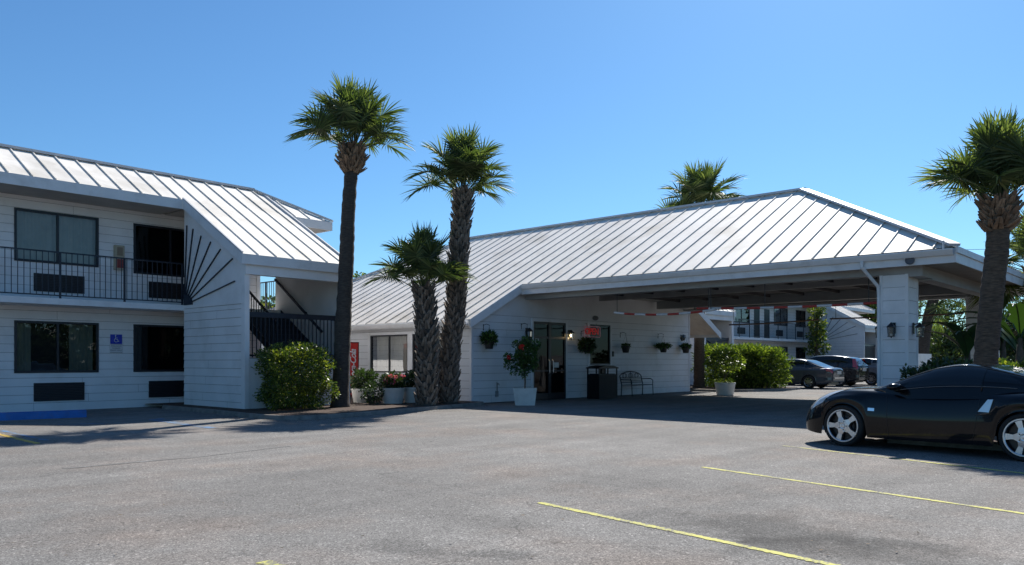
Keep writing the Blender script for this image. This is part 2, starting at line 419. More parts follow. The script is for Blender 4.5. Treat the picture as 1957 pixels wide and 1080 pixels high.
def smooth_path(p, n=4):
    out = []
    for i in range(len(p) - 1):
        a = Vector(p[max(i - 1, 0)]); b = Vector(p[i]); c = Vector(p[i + 1]); d = Vector(p[min(i + 2, len(p) - 1)])
        for k in range(n):
            t = k / n; out.append(.5 * ((2 * b) + (c - a) * t + (2 * a - 5 * b + 4 * c - d) * t * t + (3 * b - a - 3 * c + d) * t ** 3))
    out.append(Vector(p[-1])); return out
cs = smooth_path(cpts, 5)
curb_strip('kerb', cs)
bed('planting_bed', [(p.x + .1, p.y + .1) for p in cs] + [(17.6, 24), (10.1, 24)], .095)
# bed beside the office end, round the back palm and the hedge
c2 = smooth_path([(31.6, 18.4), (31.7, 16.6), (32.6, 15.6), (34.2, 15.3), (36.2, 15.0), (37.5, 15.4), (37.6, 17.5), (37.6, 23)], 4)
curb_strip('kerb', c2)
bed('planting_bed', [(p.x + .05, p.y + .1) for p in c2] + [(31.7, 23)], .09)
# bed in front of the canopy
c3 = smooth_path([(13.9, 4.2), (13.8, 2.4), (14.2, -2), (14.5, -12)], 4)
c3b = [(14.1, 4.2), (20, 4.3), (33, 4.1), (34, -12)]
curb_strip('kerb', c3)
bed('planting_bed', [(14.0, 4.2), (13.95, 2.4), (14.35, -2), (14.6, -12), (40, -12), (40, 4.15)], .09)

# ---------------------------------------------------------------- walls of lapped boards
def clip(poly, planes):
    for (a, b, c) in planes:  # keep a*u + b*z <= c
        out = []
        for i in range(len(poly)):
            p = poly[i]; q = poly[(i + 1) % len(poly)]; dp = a * p[0] + b * p[1] - c; dq = a * q[0] + b * q[1] - c
            if dp <= 0: out.append(p)
            if dp * dq < 0:
                t = dp / (dp - dq); out.append((p[0] + (q[0] - p[0]) * t, p[1] + (q[1] - p[1]) * t))
        poly = out
        if len(poly) < 3: return []
    return poly
def boards(o, ud, nd, u0, u1, z0, z1, holes=(), planes=(), pitch=.225, gap=.008, tilt=.014, back=True, plain=None, mb=None):
    """wall of lapped boards: o origin, ud along, nd outward; holes (u0,u1,z0,z1); material 0 boards, 1 gap"""
    mb = mb or MB(); o = Vector(o); ud = Vector(ud); nd = Vector(nd)
    def P(u, z, d): return o + ud * u + nd * d + Vector((0, 0, z))
    us = sorted({u0, u1, *[h[0] for h in holes], *[h[1] for h in holes]}); us = [u for u in us if u0 <= u <= u1]
    rows = []; z = z0
    while z < z1 - .001:
        rows.append((z, min(z + pitch, z1))); z += pitch
    flip = ud.cross(Vector((0, 0, 1))).dot(nd) < 0
    def F(pts): mb.face(pts[::-1] if flip else pts)
    for za, zb in rows:
        sm = plain and za >= plain
        cuts = sorted({za, zb, *[h[2] for h in holes if za < h[2] < zb], *[h[3] for h in holes if za < h[3] < zb]})
        for k in range(len(cuts) - 1):
            ca, cb = cuts[k], cuts[k + 1]; zm = (ca + cb) / 2; runs = []
            for i in range(len(us) - 1):
                um = (us[i] + us[i + 1]) / 2
                if any(h[0] < um < h[1] and h[2] < zm < h[3] for h in holes): continue
                if runs and abs(runs[-1][1] - us[i]) < 1e-6: runs[-1][1] = us[i + 1]
                else: runs.append([us[i], us[i + 1]])
            for a, b in runs:
                top = cb - (gap if (cb == zb and not sm) else 0)
                pl = clip([(a, ca), (b, ca), (b, top), (a, top)], planes)
                mb.cur = 0
                if pl:
                    F([P(u, z, 0 if sm else tilt * (1 - (z - za) / pitch)) for u, z in pl])
                    if not sm and ca == za: F([P(a, ca, -.01), P(b, ca, -.01), P(b, ca, tilt), P(a, ca, tilt)])
                if pl and not sm and ca == za and cb == zb and b - a > 1.2:
                    j = a + (.9 + (round(za / pitch) * 1.37) % 2.9)
                    while j < b - .3:
                        if clip([(j, ca), (j + .005, ca), (j + .005, top), (j, top)], planes) and len(clip([(j, ca), (j + .005, ca), (j + .005, top), (j, top)], planes)) == 4:
                            mb.cur = 1; F([P(j, ca, tilt + .0015), P(j + .005, ca, tilt + .0015), P(j + .005, top, .0035), P(j, top, .0035)]); mb.cur = 0
                        j += 3.66
                if back:
                    pl = clip([(a, ca), (b, ca), (b, cb), (a, cb)], planes); mb.cur = 1
                    if pl: F([P(u, z, -.012) for u, z in pl])
    mb.cur = 0
    return mb
def solid(mb, x0, x1, y0, y1, z0, z1): return mb.box(x0, x1, y0, y1, z0, z1)

# windows --------------------------------------------------------
def window(parent, o, ud, nd, w, z0, z1, curtain=None, mull=(.5,), glass='glass', fr=.06, cover=(0, 1), frame='dark', depth=.5):
    """built in the parent's space; o is the lower left corner at z=0"""
    o = Vector(o); ud = Vector(ud); nd = Vector(nd); up = Vector((0, 0, 1))
    def P(u, z, d): return o + ud * u + nd * d + up * z
    def bx(mb, ua, ub, za, zb, da, db): mb.prism([P(ua, za, da), P(ub, za, da), P(ub, zb, da), P(ua, zb, da)], nd * (db - da))
    f = MB()
    bx(f, 0, w, z0, z0 + fr, -.04, .03); bx(f, 0, w, z1 - fr, z1, -.04, .03)
    bx(f, 0, fr, z0 + fr, z1 - fr, -.04, .03); bx(f, w - fr, w, z0 + fr, z1 - fr, -.04, .03)
    for k in mull: bx(f, w * k - fr * .45, w * k + fr * .45, z0 + fr, z1 - fr, -.035, .02)
    wo = f.build('window', M[frame], parent)
    g = MB(); g.face([P(fr, z0 + fr, -.01), P(w - fr, z0 + fr, -.01), P(w - fr, z1 - fr, -.01), P(fr, z1 - fr, -.01)])
    g.build('pane', M[glass], wo)
    r = MB(); D = -depth
    c = [(0, z0), (w, z0), (w, z1), (0, z1)]
    for i in range(4):
        (a, b), (c_, d_) = c[i], c[(i + 1) % 4]; r.face([P(a, b, -.04), P(c_, d_, -.04), P(c_, d_, D), P(a, b, D)])
    r.face([P(u, z, D) for u, z in c]); r.build('reveal', M['room'], wo)
    if curtain:
        cm = MB()
        spans = cover if isinstance(cover[0], tuple) else (cover,)
        for (a, b) in spans:
            n = max(8, int((b - a) * w / .035)); rt = []; rb = []
            for i in range(n + 1):
                u = (a + (b - a) * i / n) * (w - .04) + .02; dd = -.14 + .022 * math.sin(i * 1.25) + .010 * math.sin(i * .37)
                rt.append(P(u, z1 - .02, dd)); rb.append(P(u + .01 * math.sin(i * .7), z0 + .02, dd * 1.05))
            cm.grid([rb, rt]); cm.build('curtain' if curtain != 'blind' else 'blind', M[curtain], wo, smooth=True); cm = MB()
    return wo
def ac_unit(parent, o, ud, nd, w, z0, z1):
    o = Vector(o); ud = Vector(ud); nd = Vector(nd); m = MB()
    def P(u, z, d): return o + ud * u + nd * d + Vector((0, 0, z))
    def bx(ua, ub, za, zb, da, db): m.prism([P(ua, za, da), P(ub, za, da), P(ub, zb, da), P(ua, zb, da)], nd * (db - da))
    bx(0, w, z0, z0 + .03, -.05, .04); bx(0, w, z1 - .03, z1, -.05, .04); bx(0, .03, z0 + .03, z1 - .03, -.05, .04); bx(w - .03, w, z0 + .03, z1 - .03, -.05, .04)
    n = 9
    for i in range(n):
        z = z0 + .04 + (z1 - z0 - .08) * (i + .2) / n; m.prism([P(.03, z, -.02), P(w - .03, z, -.02), P(w - .03, z - .012, .032), P(.03, z - .012, .032)], (0, 0, .012))
    m.face([P(.03, z0 + .03, .017), P(w - .03, z0 + .03, .017), P(w - .03, z1 - .03, .017), P(.03, z1 - .03, .017)])
    return m.build('air_conditioner', M['grille'], parent)

# ---------------------------------------------------------------- motel wing
PITCH = .56
def railing(parent, x0, x1, y, zb, zt, post=1.6, sp=.14, name='railing', axis='x'):
    m = MB()
    def q(u, z): return (u, y, z) if axis == 'x' else (y, u, z)
    m.bar(q(x0, zt), q(x1, zt), .05, .035); m.bar(q(x0, zb + .08), q(x1, zb + .08), .03, .03)
    n = int((x1 - x0) / sp)
    for i in range(n + 1):
        u = x0 + i * sp; m.bar(q(u, zb + .08), q(u, zt), .016, .016)
    k = max(1, round((x1 - x0) / post))
    for i in range(k + 1):
        u = x0 + (x1 - x0) * i / k; m.bar(q(u, zb), q(u, zt), .045, .045)
    return m.build(name, M['rail'], parent)

def motel(root, X0, towers, XE, hipR, wins, detail=True, hipL=False):
    """root space: X along the facade, facade at y=0, balcony edge at y=-1.2, tower front at y=-4.6, eave at y=-1.4
    towers: list of (xa, xb); XE right end; wins: list of dicts for openings"""
    SL = 2.81; ST = 2.97; ye = -1.42; ze = 5.98; yr = .4; zr = ze + PITCH * (yr - ye)
    holes = [(w['x'] - X0, w['x'] + w['w'] - X0, w['z0'], w['z1']) for w in wins]
    bre = []
    XW = XE - 1.45   # end wall; the balcony turns the corner beyond it
    hh = holes + [(a - X0, b - X0, 0, 5.7) for a, b in bre]
    mb = boards((X0, 0, 0), (1, 0, 0), (0, -1, 0), 0, XW - X0, 0, 5.75, hh, plain=None)
    # end walls and back
    mb.cur = 0
    mb.face([(X0, 0, 0), (X0, 8, 0), (X0, 8, 5.8), (X0, 0, 5.8)])
    for a, b in bre:
        mb.face([(a, 0.02, 0), (a, 8, 0), (a, 8, 5.8), (a, 0.02, 5.8)]); mb.face([(b, 0.02, 0), (b, 0.02, 5.8), (b, 8, 5.8), (b, 8, 0)])
    boards((XW, 0, 0), (0, 1, 0), (1, 0, 0), 0, 8, 0, 5.75, mb=mb)
    mb.cur = 0
    mb.box(XW - .10, XW + .02, -.03, .10, 0, 5.74)
    xs = [X0, XW]
    for i in range(0, len(xs), 2): mb.face([(xs[i], 8, 0), (xs[i + 1], 8, 0), (xs[i + 1], 8, 5.8), (xs[i], 8, 5.8)])
    mb.build('wall', [M['wall'], M['groove']], root)
    # balcony slabs between towers
    segs = []; x = X0
    for xa, xb in towers: segs.append((x, xa)); x = xb
    if XE - x > 2.5: segs.append((x, XE))
    s = MB()
    for a, b in segs: s.box(a, b - .004, -1.2, -.02, SL, ST)
    for a, b in bre: s.box(a, b, -.02, 8, SL, ST)
    for xa, xb in towers: s.box(xa + .15, xb - .15, -1.2, -.02, SL, ST - .003)
    s.box(XW + .02, XE, -.02, 8, SL, ST - .002)
    if XE - x <= 2.5: s.box(x, XE, -1.2, -.02, SL, ST)
    s.build('balcony_slab', M['trim'], root)
    railing(root, -1.1, 8, XE - .06, ST, 4.17, name='balcony_railing', axis='y')
    railing(root, XW, XE - .1, 7.93, ST, 4.17, name='balcony_railing')
    for a, b in segs: railing(root, a + .02, b - .03, -1.13, ST, 4.17, name='balcony_railing')
    if XE - x <= 2.5: railing(root, x + .02, XE - .1, -1.13, ST, 4.17, name='balcony_railing')
    # main roof (truncated hip) with standing seams
    r = MB(); hr = yr - ye; t = .10
    xl = X0 - .4; xr = XE + .4 if hipR else XE + .3
    xrt = xr - hr if hipR else xr
    # strips around towers: eave at ye, tower strips run to yt
    yt = -4.72; zt = ze + PITCH * (yt - ye)
    r.face([(xl, ye, ze), (xr, ye, ze), (xrt, yr, zr), (xl, yr, zr)])
    if hipR: r.face([(xr, ye, ze), (xr, 8.8, ze), (xrt, 7.0, zr), (xrt, yr, zr)])
    r.face([(xl, yr, zr), (xrt, yr, zr), (xrt, 7.0, zr + .02), (xl, 7.0, zr + .02)])
    r.face([(xl, 7.0, zr), (xrt, 7.0, zr), (xr, 8.8, ze), (xl, 8.8, ze)])
    for xa, xb in towers:
        r.face([(xa - .14, yt, zt + .006), (xb + .02, yt, zt + .006), (xb + .02, ye + .05, ze + .034), (xa - .14, ye + .05, ze + .034)])
    # seams
    k = 0; x = X0 % .54 + X0 - X0 % .54
    x = xl + .25
    while x < xr - .1:
        tw = any(xa - .14 < x < xb + .02 for xa, xb in towers)
        y0 = yt if tw else ye
        y1 = yr if x < xrt else yr - (x - xrt)
        if y1 > y0 + .1:
            p = Vector((x, y0, ze + PITCH * (y0 - ye) + .022)); q = Vector((x, y1, ze + PITCH * (y1 - ye) + .022))
            r.bar(p, q, .028, .032)
        x += .54
    r.build('roof', M['roof'], root)
    c = MB()
    c.bar((xl, yr + .04, zr + .05), (xrt, yr + .04, zr + .05), .22, .07)
    if hipR: c.bar((xrt, yr, zr + .04), (xr + .02, ye - .02, ze + .04), .18, .06)
    for xa, xb in towers:
        c.bar((xa - .14, yt, zt + .03), (xa - .14, ye, ze + .03), .05, .06); c.bar((xb + .02, yt, zt + .03), (xb + .02, yr - .2, zr - .09), .05, .06)
    c.build('ridge_cap', M['ridge'], root)
    # fascia
    f = MB(); fx = []
    x = xl
    for xa, xb in towers: fx.append((x, xa - .16)); x = xb + .04
    fx.append((x, xr))
    for a, b in fx:
        if b > a: f.box(a, b, ye - .03, ye, ze - .28, ze - .004)
    if hipR: f.box(xr - .03, xr, ye + .003, 8.8, ze - .28, ze - .006)
    for xa, xb in towers:
        f.box(xa - .17, xb + .03, yt - .03, yt, zt - .26, zt + .002)
        for xx, w in ((xa - .17, .03), (xb + .003, .03)):
            f.prism([(xx, yt, zt - .26), (xx, ye - .03, ze - .27), (xx, ye - .03, ze + .0), (xx, yt, zt + .0)], (w, 0, 0))
    f.build('fascia', M['trim'], root)
    so = MB()
    for a, b in fx:
        if b > a: so.box(a, b, ye, -.02, ze - .26, ze - .22)
    so.box(XW, xr - .03, -.018, 8.6, ze - .258, ze - .222)
    for xa, xb in towers:
        so.box(xa - .03, xb + .02, ye, -.021, ze - .262, ze - .218)
        so.face([(xa, yt, zt - .1), (xb, yt, zt - .1), (xb, 0, ze + PITCH * 1.42 - .1), (xa, 0, ze + PITCH * 1.42 - .1)])
        so.box(xa, xb, 0, 8, 5.76, 5.8)
    so.build('soffit', M['soffit'], root)
    # stair towers
    for xa, xb in towers:
        pl = [(PITCH, 1, zt - .12 + 4.72 * PITCH)]  # below the roof: z <= zt-.12 + PITCH*(y-yt); u = -y
        tw = MB()
        # u runs from the front (y=-4.6) ; use u = y+4.6
        pl = [(-PITCH, 1, zt - .06 + PITCH * .12)]
        boards((xa, -4.6, 0), (0, 1, 0), (-1, 0, 0), 0, 3.4, .03, 2.86, mb=tw)
        q = clip([(0, 2.95), (3.4, 2.95), (3.4, 6.3), (0, 6.3)], pl)
        tw.cur = 0
        tw.face([(xa, -4.6 + u, z) for u, z in q][::-1])
        tw.prism([(xa + .12, -4.6 + u, z) for u, z in clip([(0, 0), (3.39, 0), (3.39, 6.6), (0, 6.6)], pl)], (.01, 0, 0))
        tw.prism([(xb - .14, -4.6 + u, z) for u, z in clip([(0.06, 0), (3.75, 0), (3.75, 6.6), (0.06, 6.6)], pl)], (.12, 0, 0))
        tw.box(xa - .02, xa + .118, -4.62, -4.44, .03, 3.62)       # left post
        tw.box(xb - .24, xb + .01, -4.62, -4.44, .03, 3.62)        # right post
        tw.box(xa + .12, xb - .24, -4.6, -4.5, .03, 1.42)        # half wall
        tw.box(xa - .012, xb, -4.66, -4.46, 3.622, 3.9)           # header
        tw.box(xa - .03, xa - .003, -4.63, -1.2, 2.86, 2.95)
        tw.build('stair_tower_wall', [M['wall'], M['groove']], root)
        # stairs (dark) with landing, railings and wall handrail
        st = MB()
        st.box(xa + .15, xb - .15, -4.45, -3.3, 1.38, 1.44)
        xm = (xa + xb) / 2
        for i in range(9):
            st.box(xm + .05, xb - .16, -3.3 + i * .235, -3.3 + i * .235 + .27, 1.44 + (i + 1) * .153 - .05, 1.44 + (i + 1) * .153)
            st.box(xa + .16, xm - .05, -3.3 + i * .235, -3.3 + i * .235 + .27, 1.44 - (i + 1) * .153 - .05, 1.44 - (i + 1) * .153)
        for xx in (xm + .03, xb - .17):
            st.prism([(xx, -3.35, 1.34), (xx, -1.2, 2.72), (xx, -1.2, 2.97), (xx, -3.35, 1.6)], (.03, 0, 0))
        for xx in (xm - .06, xa + .14):
            st.prism([(xx, -3.35, 1.5), (xx, -1.2, .12), (xx, -1.2, -.0), (xx, -3.35, 1.26)], (.03, 0, 0))
        for i in range(10):
            st.box(xm + .05, xb - .16, -3.3 + i * .235 - .012, -3.3 + i * .235, 1.40 + i * .153, 1.44 + (i + .66) * .153)
            st.box(xa + .16, xm - .05, -3.3 + i * .235 - .012, -3.3 + i * .235, max(.0, 1.30 - (i + .3) * .153), 1.43 - i * .153)
        st.box(xa + .15, xb - .15, -4.42, -4.40, 1.0, 1.378); st.box(xm - .02, xm + .02, -4.40, -1.3, .0, 1.376)
        st.build('staircase', M['rail'], root)
        rl = MB()
        rl.bar((xm + .04, -3.4, 2.4), (xm + .04, -1.2, 3.85), .06, .045)
        for i in range(16):
            yy = -3.35 + i * .14; rl.bar((xm + .04, yy, 1.5 + i * .092), (xm + .04, yy, 2.42 + i * .092), .018, .018)
        rl.build('handrail', M['rail'], root); rl = MB()
        rl.bar((xb - .19, -3.5, 2.22), (xb - .19, -.9, 3.98), .05, .06)
        rl.bar((xb - .16, -2.6, 2.78), (xb - .16, -2.6, 2.86), .08, .04)
        rl.build('handrail', M['rail'], root)
        rr = MB(); z0 = 1.45; z1 = 2.66; y = -4.40
        rr.box(xa + .1, xb - .22, y - .03, y + .03, z1 - .14, z1); rr.box(xa + .12, xb - .22, y - .02, y + .02, z0 + .02, z0 + .07)
        x = xa + .2
        while x < xb - .25:
            rr.bar((x, y, z0), (x, y, z1), .022, .022); x += .125
        rr.build('landing_railing', M['rail'], root)
        # sunburst
        sb = MB(); X = xa - .012; cy = -1.24; cz = 2.96
        pts = [(X, cy - .50 * math.sin(t), cz + .32 * math.cos(t)) for t in [R(90) * i / 10 for i in range(11)]]
        sb.prism([(X, cy, cz)] + pts, (-.03, 0, 0))
        for ang, l in ((4, 2.30), (14, 2.22), (28, 2.16), (43, 2.30), (56, 2.55), (68, 2.98), (80, 2.92)):
            a = R(ang); d = Vector((0, -math.sin(a), math.cos(a)))
            sb.bar(Vector((X - .012, cy, cz)) + d * .3, Vector((X - .012, cy, cz)) + d * l, .027, .03, up=(1, 0, 0))
        sb.build('sunburst_ornament', M['rail'], root)
    for w in wins:
        if w.get('kind', 'win') == 'win':
            window(root, (w['x'], 0, 0), (1, 0, 0), (0, -1, 0), w['w'], w['z0'], w['z1'], w.get('c'), w.get('mull', (.5,)), w.get('g', 'glass'), cover=w.get('cover', (0, 1)))
        else:
            d = MB(); x, ww = w['x'], w['w']; d.box(x, x + ww, -.01, .05, w['z0'], w['z1']); dd = d.build('door', M['dark'], root)
            MB().box(x + ww - .12, x + ww - .08, -.05, -.012, w['z0'] + .95, w['z0'] + 1.05).build('handle', M['alloy'], dd)
    return root

mroot = empty('motel_wing', (0, 23.7, 0), 0, 'two-storey white motel wing with metal roof, balcony and sunburst stair tower at left', 'building')
W = []
for x, w_ in ((-7.2, 2.06), (-3.0, 2.06), (.3, 2.06), (3.5, 2.06)):
    for z in (0, 2.96): W.append(dict(x=x, w=w_, z0=1.04 + z, z1=2.41 + z, c='curtain'))
W.append(dict(x=6.74, w=2.10, z0=3.99, z1=5.38, c='curtain'))
W.append(dict(x=6.74, w=2.10, z0=1.03, z1=2.42, c='curtaindark', cover=((0, .20), (.66, .96))))
W.append(dict(x=9.80, w=2.10, z0=3.90, z1=5.36, c='curtaindark', g='glassdark', mull=(.52,), cover=((0, .06),)))
W.append(dict(x=9.80, w=2.10, z0=1.03, z1=2.42, c='curtain', g='glassdark', mull=(), cover=((0, .14),)))
motel(mroot, -12, [(10.75, 14.07)], 15.3, True, W)
for x, z0, z1 in ((7.20, .27, .76), (7.20, 3.22, 3.70), (10.24, .27, .76), (10.24, 3.22, 3.70), (3.9, .27, .76), (3.9, 3.22, 3.70), (.7, .27, .76), (.7, 3.22, 3.7)):
    ac_unit(mroot, (x, 0, 0), (1, 0, 0), (0, -1, 0), 1.26, z0, z1)

froot = empty('motel_wing', (0, 25.6, 0), 0, 'two-storey white motel wing far behind the canopy with balcony and second sunburst tower', 'building')
W = []
for x, w_ in ((43.6, 2.0), (47.4, 2.0)):
    for z in (0, 2.96): W.append(dict(x=x, w=w_, z0=1.04 + z, z1=2.41 + z, c='curtaindark', cover=((0, .3),)))
for x, w_, lo in ((51.3, 2.5, 1.1), (57.9, 2.5, 1.1), (62.0, 1.9, 1.1), (69, 2.2, 1.1)):
    for z in (0, 2.96): W.append(dict(x=x, w=w_, z0=lo + z, z1=2.45 + z, c='curtaindark', cover=((0, .25),)))
for x, w_ in ((54.5, .95), (56.2, .95), (64.2, .9) if False else (49.8, .9)):
    W.append(dict(x=x, w=w_, z0=.02, z1=2.15, kind='door')); W.append(dict(x=x, w=w_, z0=2.98, z1=5.2, kind='door'))
motel(froot, 36, [(38.75, 42.1), (63.9, 67.3)], 76, True, W)
for x in (51.9, 58.3, 62.2):
    for z in (0, 2.96): ac_unit(froot, (x, 0, 0), (1, 0, 0), (0, -1, 0), 1.15, .3 + z, .76 + z)

# ---------------------------------------------------------------- office with canopy
off = empty('motel_office', (17.5, 17.6, 0), 0, 'single-storey white office with long standing-seam roof reaching out as a drive-through canopy', 'building')
def OB(mb, name, m, smooth=False, parent=None):   # built in world metres, stored relative to the office
    o = mb.build(name, m, parent or off, smooth)
    if parent is None: o.location = -off.location
    return o
p_ = .52; ZR = 6.86; XR = 25.4
def rz(x): return ZR - p_ * abs(XR - x)
CX0, CX1, CY = 19.67, 31.13, 4.53
OX0, OX1, OY0, YE = 17.28, 33.52, 17.35, 25.5
HY = CY + (XR - CX0)
OYE = YE + (XR - OX0)
r = MB()
def RF(pts): r.face([(x, y, rz(x) if z is None else z) for x, y, z in pts])
zc = rz(CX0); zo = rz(OX0)
RF([(CX0, CY, zc), (CX0, OY0, zc), (XR, OY0, ZR), (XR, HY, ZR)][::-1])
RF([(CX1, CY, zc), (XR, HY, ZR), (XR, OY0, ZR), (CX1, OY0, zc)][::-1])
RF([(CX0, CY, zc), (CX1, CY, zc), (XR, HY, ZR)])
RF([(OX0, OY0, zo), (OX0, OYE, zo), (XR, YE, ZR), (XR, OY0, ZR)][::-1])
RF([(OX1, OY0, zo), (XR, OY0, ZR), (XR, YE, ZR), (OX1, OYE, zo)][::-1])
RF([(OX0, OYE, zo), (OX1, OYE, zo), (XR, YE, ZR)][::-1])
# underside of the eaves
h = .07
RF([(OX0, OY0, zo - h), (OX0, OYE, zo - h), (XR, YE, ZR - h), (XR, OY0, ZR - h)])
RF([(OX1, OY0, zo - h), (XR, OY0, ZR - h), (XR, YE, ZR - h), (OX1, OYE, zo - h)])
y = 4.43 + .0
ys = [4.97 + .549 * i for i in range(-1, 56)]
for y in ys:
    x0 = CX0 if y < OY0 else OX0
    if y < CY + .05 or y > OYE: continue
    x1 = XR
    if y < HY: x1 = CX0 + (y - CY)
    if y > YE: x1 = XR - (y - YE)
    if x1 - x0 < .15: continue
    r.bar((x0 - .01, y, rz(x0) + .02), (x1, y, rz(x1) + .02), .026, .030)
    r.bar((2 * XR - x0, y, rz(x0) + .02), (2 * XR - x1, y, rz(x1) + .02), .026, .030)
x = CX0 + .5
while x < CX1 - .3:
    y1 = CY + min(x - CX0, CX1 - x); r.bar((x, CY - .01, zc + .02), (x, y1, zc + p_ * (y1 - CY) + .02), .026, .030); x += .549
OB(r, 'roof', M['roof'])
c = MB()
c.bar((XR, HY, ZR + .045), (XR, YE, ZR + .045), .24, .07)
c.bar((CX0, CY, zc + .05), (XR, HY, ZR + .055), .26, .06); c.bar((CX1, CY, zc + .05), (XR, HY, ZR + .055), .26, .06)
c.bar((XR, YE, ZR + .05), (OX0, OYE, zo + .05), .2, .06)
OB(c, 'ridge_cap', M['ridge'])
# fascia boards, rakes
f = MB()
f.box(CX0 + .02, CX0 + .05, CY, OY0 - .0, zc - .34, zc - .02)
f.box(CX1 - .05, CX1 - .02, CY, OY0, zc - .34, zc - .02)
f.box(CX0 + .003, CX1 - .003, CY - .03, CY, zc - .34, zc - .008)
f.box(CX0 - .02, CX1 + .02, CY - .07, CY - .033, zc - .13, zc + .012)
for sgn, xe, xc in ((1, OX0, CX0 + .05), (-1, OX1, CX1 - .05)):
    f.prism([(xe, OY0 - .03, rz(xe) - .27), (xc, OY0 - .03, rz(xc) - .29), (xc, OY0 - .03, rz(xc) + .0), (xe, OY0 - .03, rz(xe) + .0)], (0, .04, 0))
f.box(OX0 - .03, OX0, OY0 + .012, OYE, zo - .20, zo - .01)
f.box(OX1, OX1 + .03, OY0 + .012, OYE, zo - .20, zo - .01)
f.box(OX0, OX1, OYE, OYE + .03, zo - .20, zo - .01)
OB(f, 'fascia', M['trim'])
# K-style gutter along the canopy and along the low eave
def gutter(x, y0, y1, z, s=-1):
    g = MB(); prof = [(0, 0), (s * .07, 0), (s * .10, .05), (s * .13, .11), (s * .13, .14), (s * .115, .14), (s * .09, .06), (s * .06, .015), (0, .015)]
    g.prism([(x + a, y0, z + b) for a, b in prof], (0, y1 - y0, 0)); return g
g = gutter(CX0 + .018, CY + .02, OY0 - .04, zc - .17)
OB(g, 'gutter', M['gutter'])
OB(gutter(OX0 - .032, OY0 + .05, OYE - .05, zo - .17), 'gutter', M['gutter'])
d = MB()
d.tube([(CX0 - .05, 6.5, zc - .16), (CX0 - .05, 6.5, zc - .30), (20.0, 6.25, zc - .75), (20.05, 6.25, zc - .95), (20.05, 6.25, .1)], .042, 8)
OB(d, 'downspout', M['gutter'])
pd = MB(); pd.tube([(CX0 - .02, 4.75, zc - .12), (CX0 - .02, 4.75, zc + .16)], .025, 8); OB(pd, 'vent_pipe', M['trim'])
# canopy underside
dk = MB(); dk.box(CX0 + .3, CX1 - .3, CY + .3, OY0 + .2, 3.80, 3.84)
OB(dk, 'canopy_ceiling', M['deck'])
so = MB()
so.box(CX0 + .05, 20.1, CY, OY0, 3.585, 3.60); so.box(30.7, CX1 - .05, CY, OY0, 3.585, 3.60); so.box(20.1, 30.7, CY, 5.3, 3.585, 3.60)
so.box(20.4, 30.5, 16.9, OY0 + .2, 3.78, 3.797)
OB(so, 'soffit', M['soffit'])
bmm = MB()
bmm.box(20.1, 20.4, 5.6, 17.5, 3.40, 3.584); bmm.box(30.4, 30.7, 5.6, 17.5, 3.5, 3.584)
bmm.box(20.1, 30.7, 5.3, 5.6, 3.33, 3.583); bmm.box(20.86, 30.1, 5.28, 5.62, 3.29, 3.325)
bmm.box(28.1, 28.35, 5.6, 17.4, 3.47, 3.799)
bmm.box(24.1, 24.25, 5.6, 17.4, 3.58, 3.798)
OB(bmm, 'beam', M['beam'])
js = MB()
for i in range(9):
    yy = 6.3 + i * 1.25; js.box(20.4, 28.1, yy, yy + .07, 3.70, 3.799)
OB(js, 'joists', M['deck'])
# pillars with siding
def pillar(x0, x1, y0, y1, zt):
    m = MB()
    boards((x0, y0, 0), (0, 1, 0), (-1, 0, 0), 0, y1 - y0, 0, zt, pitch=.31, tilt=.006, mb=m)
    boards((x0, y0, 0), (1, 0, 0), (0, -1, 0), 0, x1 - x0, 0, zt, pitch=.31, tilt=.006, mb=m)
    boards((x1, y0, 0), (0, 1, 0), (1, 0, 0), 0, y1 - y0, 0, zt, pitch=.31, tilt=.006, mb=m)
    boards((x0, y1, 0), (1, 0, 0), (0, 1, 0), 0, x1 - x0, 0, zt, pitch=.31, tilt=.006, mb=m)
    m.cur = 0
    for x in (x0 - .018, x1 - .05):
        for y in (y0 - .018, y1 - .05): m.box(x, x + .068, y, y + .068, 0, zt - .002)
    return OB(m, 'pillar', [M['wall'], M['groove']])
pillar(20.08, 20.88, 5.62, 6.22, 3.399); pillar(29.75, 30.45, 5.7, 6.5, 3.49)
# walls
gp = [(-p_, 1, zo - .08 - p_ * (17.6 - OX0) + p_ * 0 + 2 * p_ * (17.6 - OX0)), (p_, 1, 0)]
g0 = 17.6  # u = x - 17.6
pl = [(-p_, 1, rz(17.6) - .075), (p_, 1, ZR - .075 + p_ * (XR - g0))]
dh = (20.55 - g0, 22.33 - g0, 0, 2.70); wh = (23.76 - g0, 25.07 - g0, 1.21, 2.71)
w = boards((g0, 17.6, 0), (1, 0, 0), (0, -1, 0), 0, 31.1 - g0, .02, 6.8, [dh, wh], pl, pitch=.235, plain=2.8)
fh = [(3.0, 5.02, .95, 2.25), (1.0, 2.74, .95, 2.25)]
boards((g0, 17.6, 0), (0, 1, 0), (-1, 0, 0), 0, 15.8, .02, 2.72, fh, pitch=.235, mb=w)
w.cur = 0
w.box(g0 - .025, g0 + .07, 17.57, 17.66, .02, 2.6); w.box(31.05, 31.12, 17.575, 17.66, .02, 3.6)
w.face([(31.1, 17.6, 0), (31.1, 33.4, 0), (31.1, 33.4, 3.8), (31.1, 17.6, 3.8)]); w.face([(g0, 33.4, 0), (31.1, 33.4, 0), (31.1, 33.4, 2.7), (g0, 33.4, 2.7)])
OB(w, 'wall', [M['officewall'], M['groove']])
w = MB()
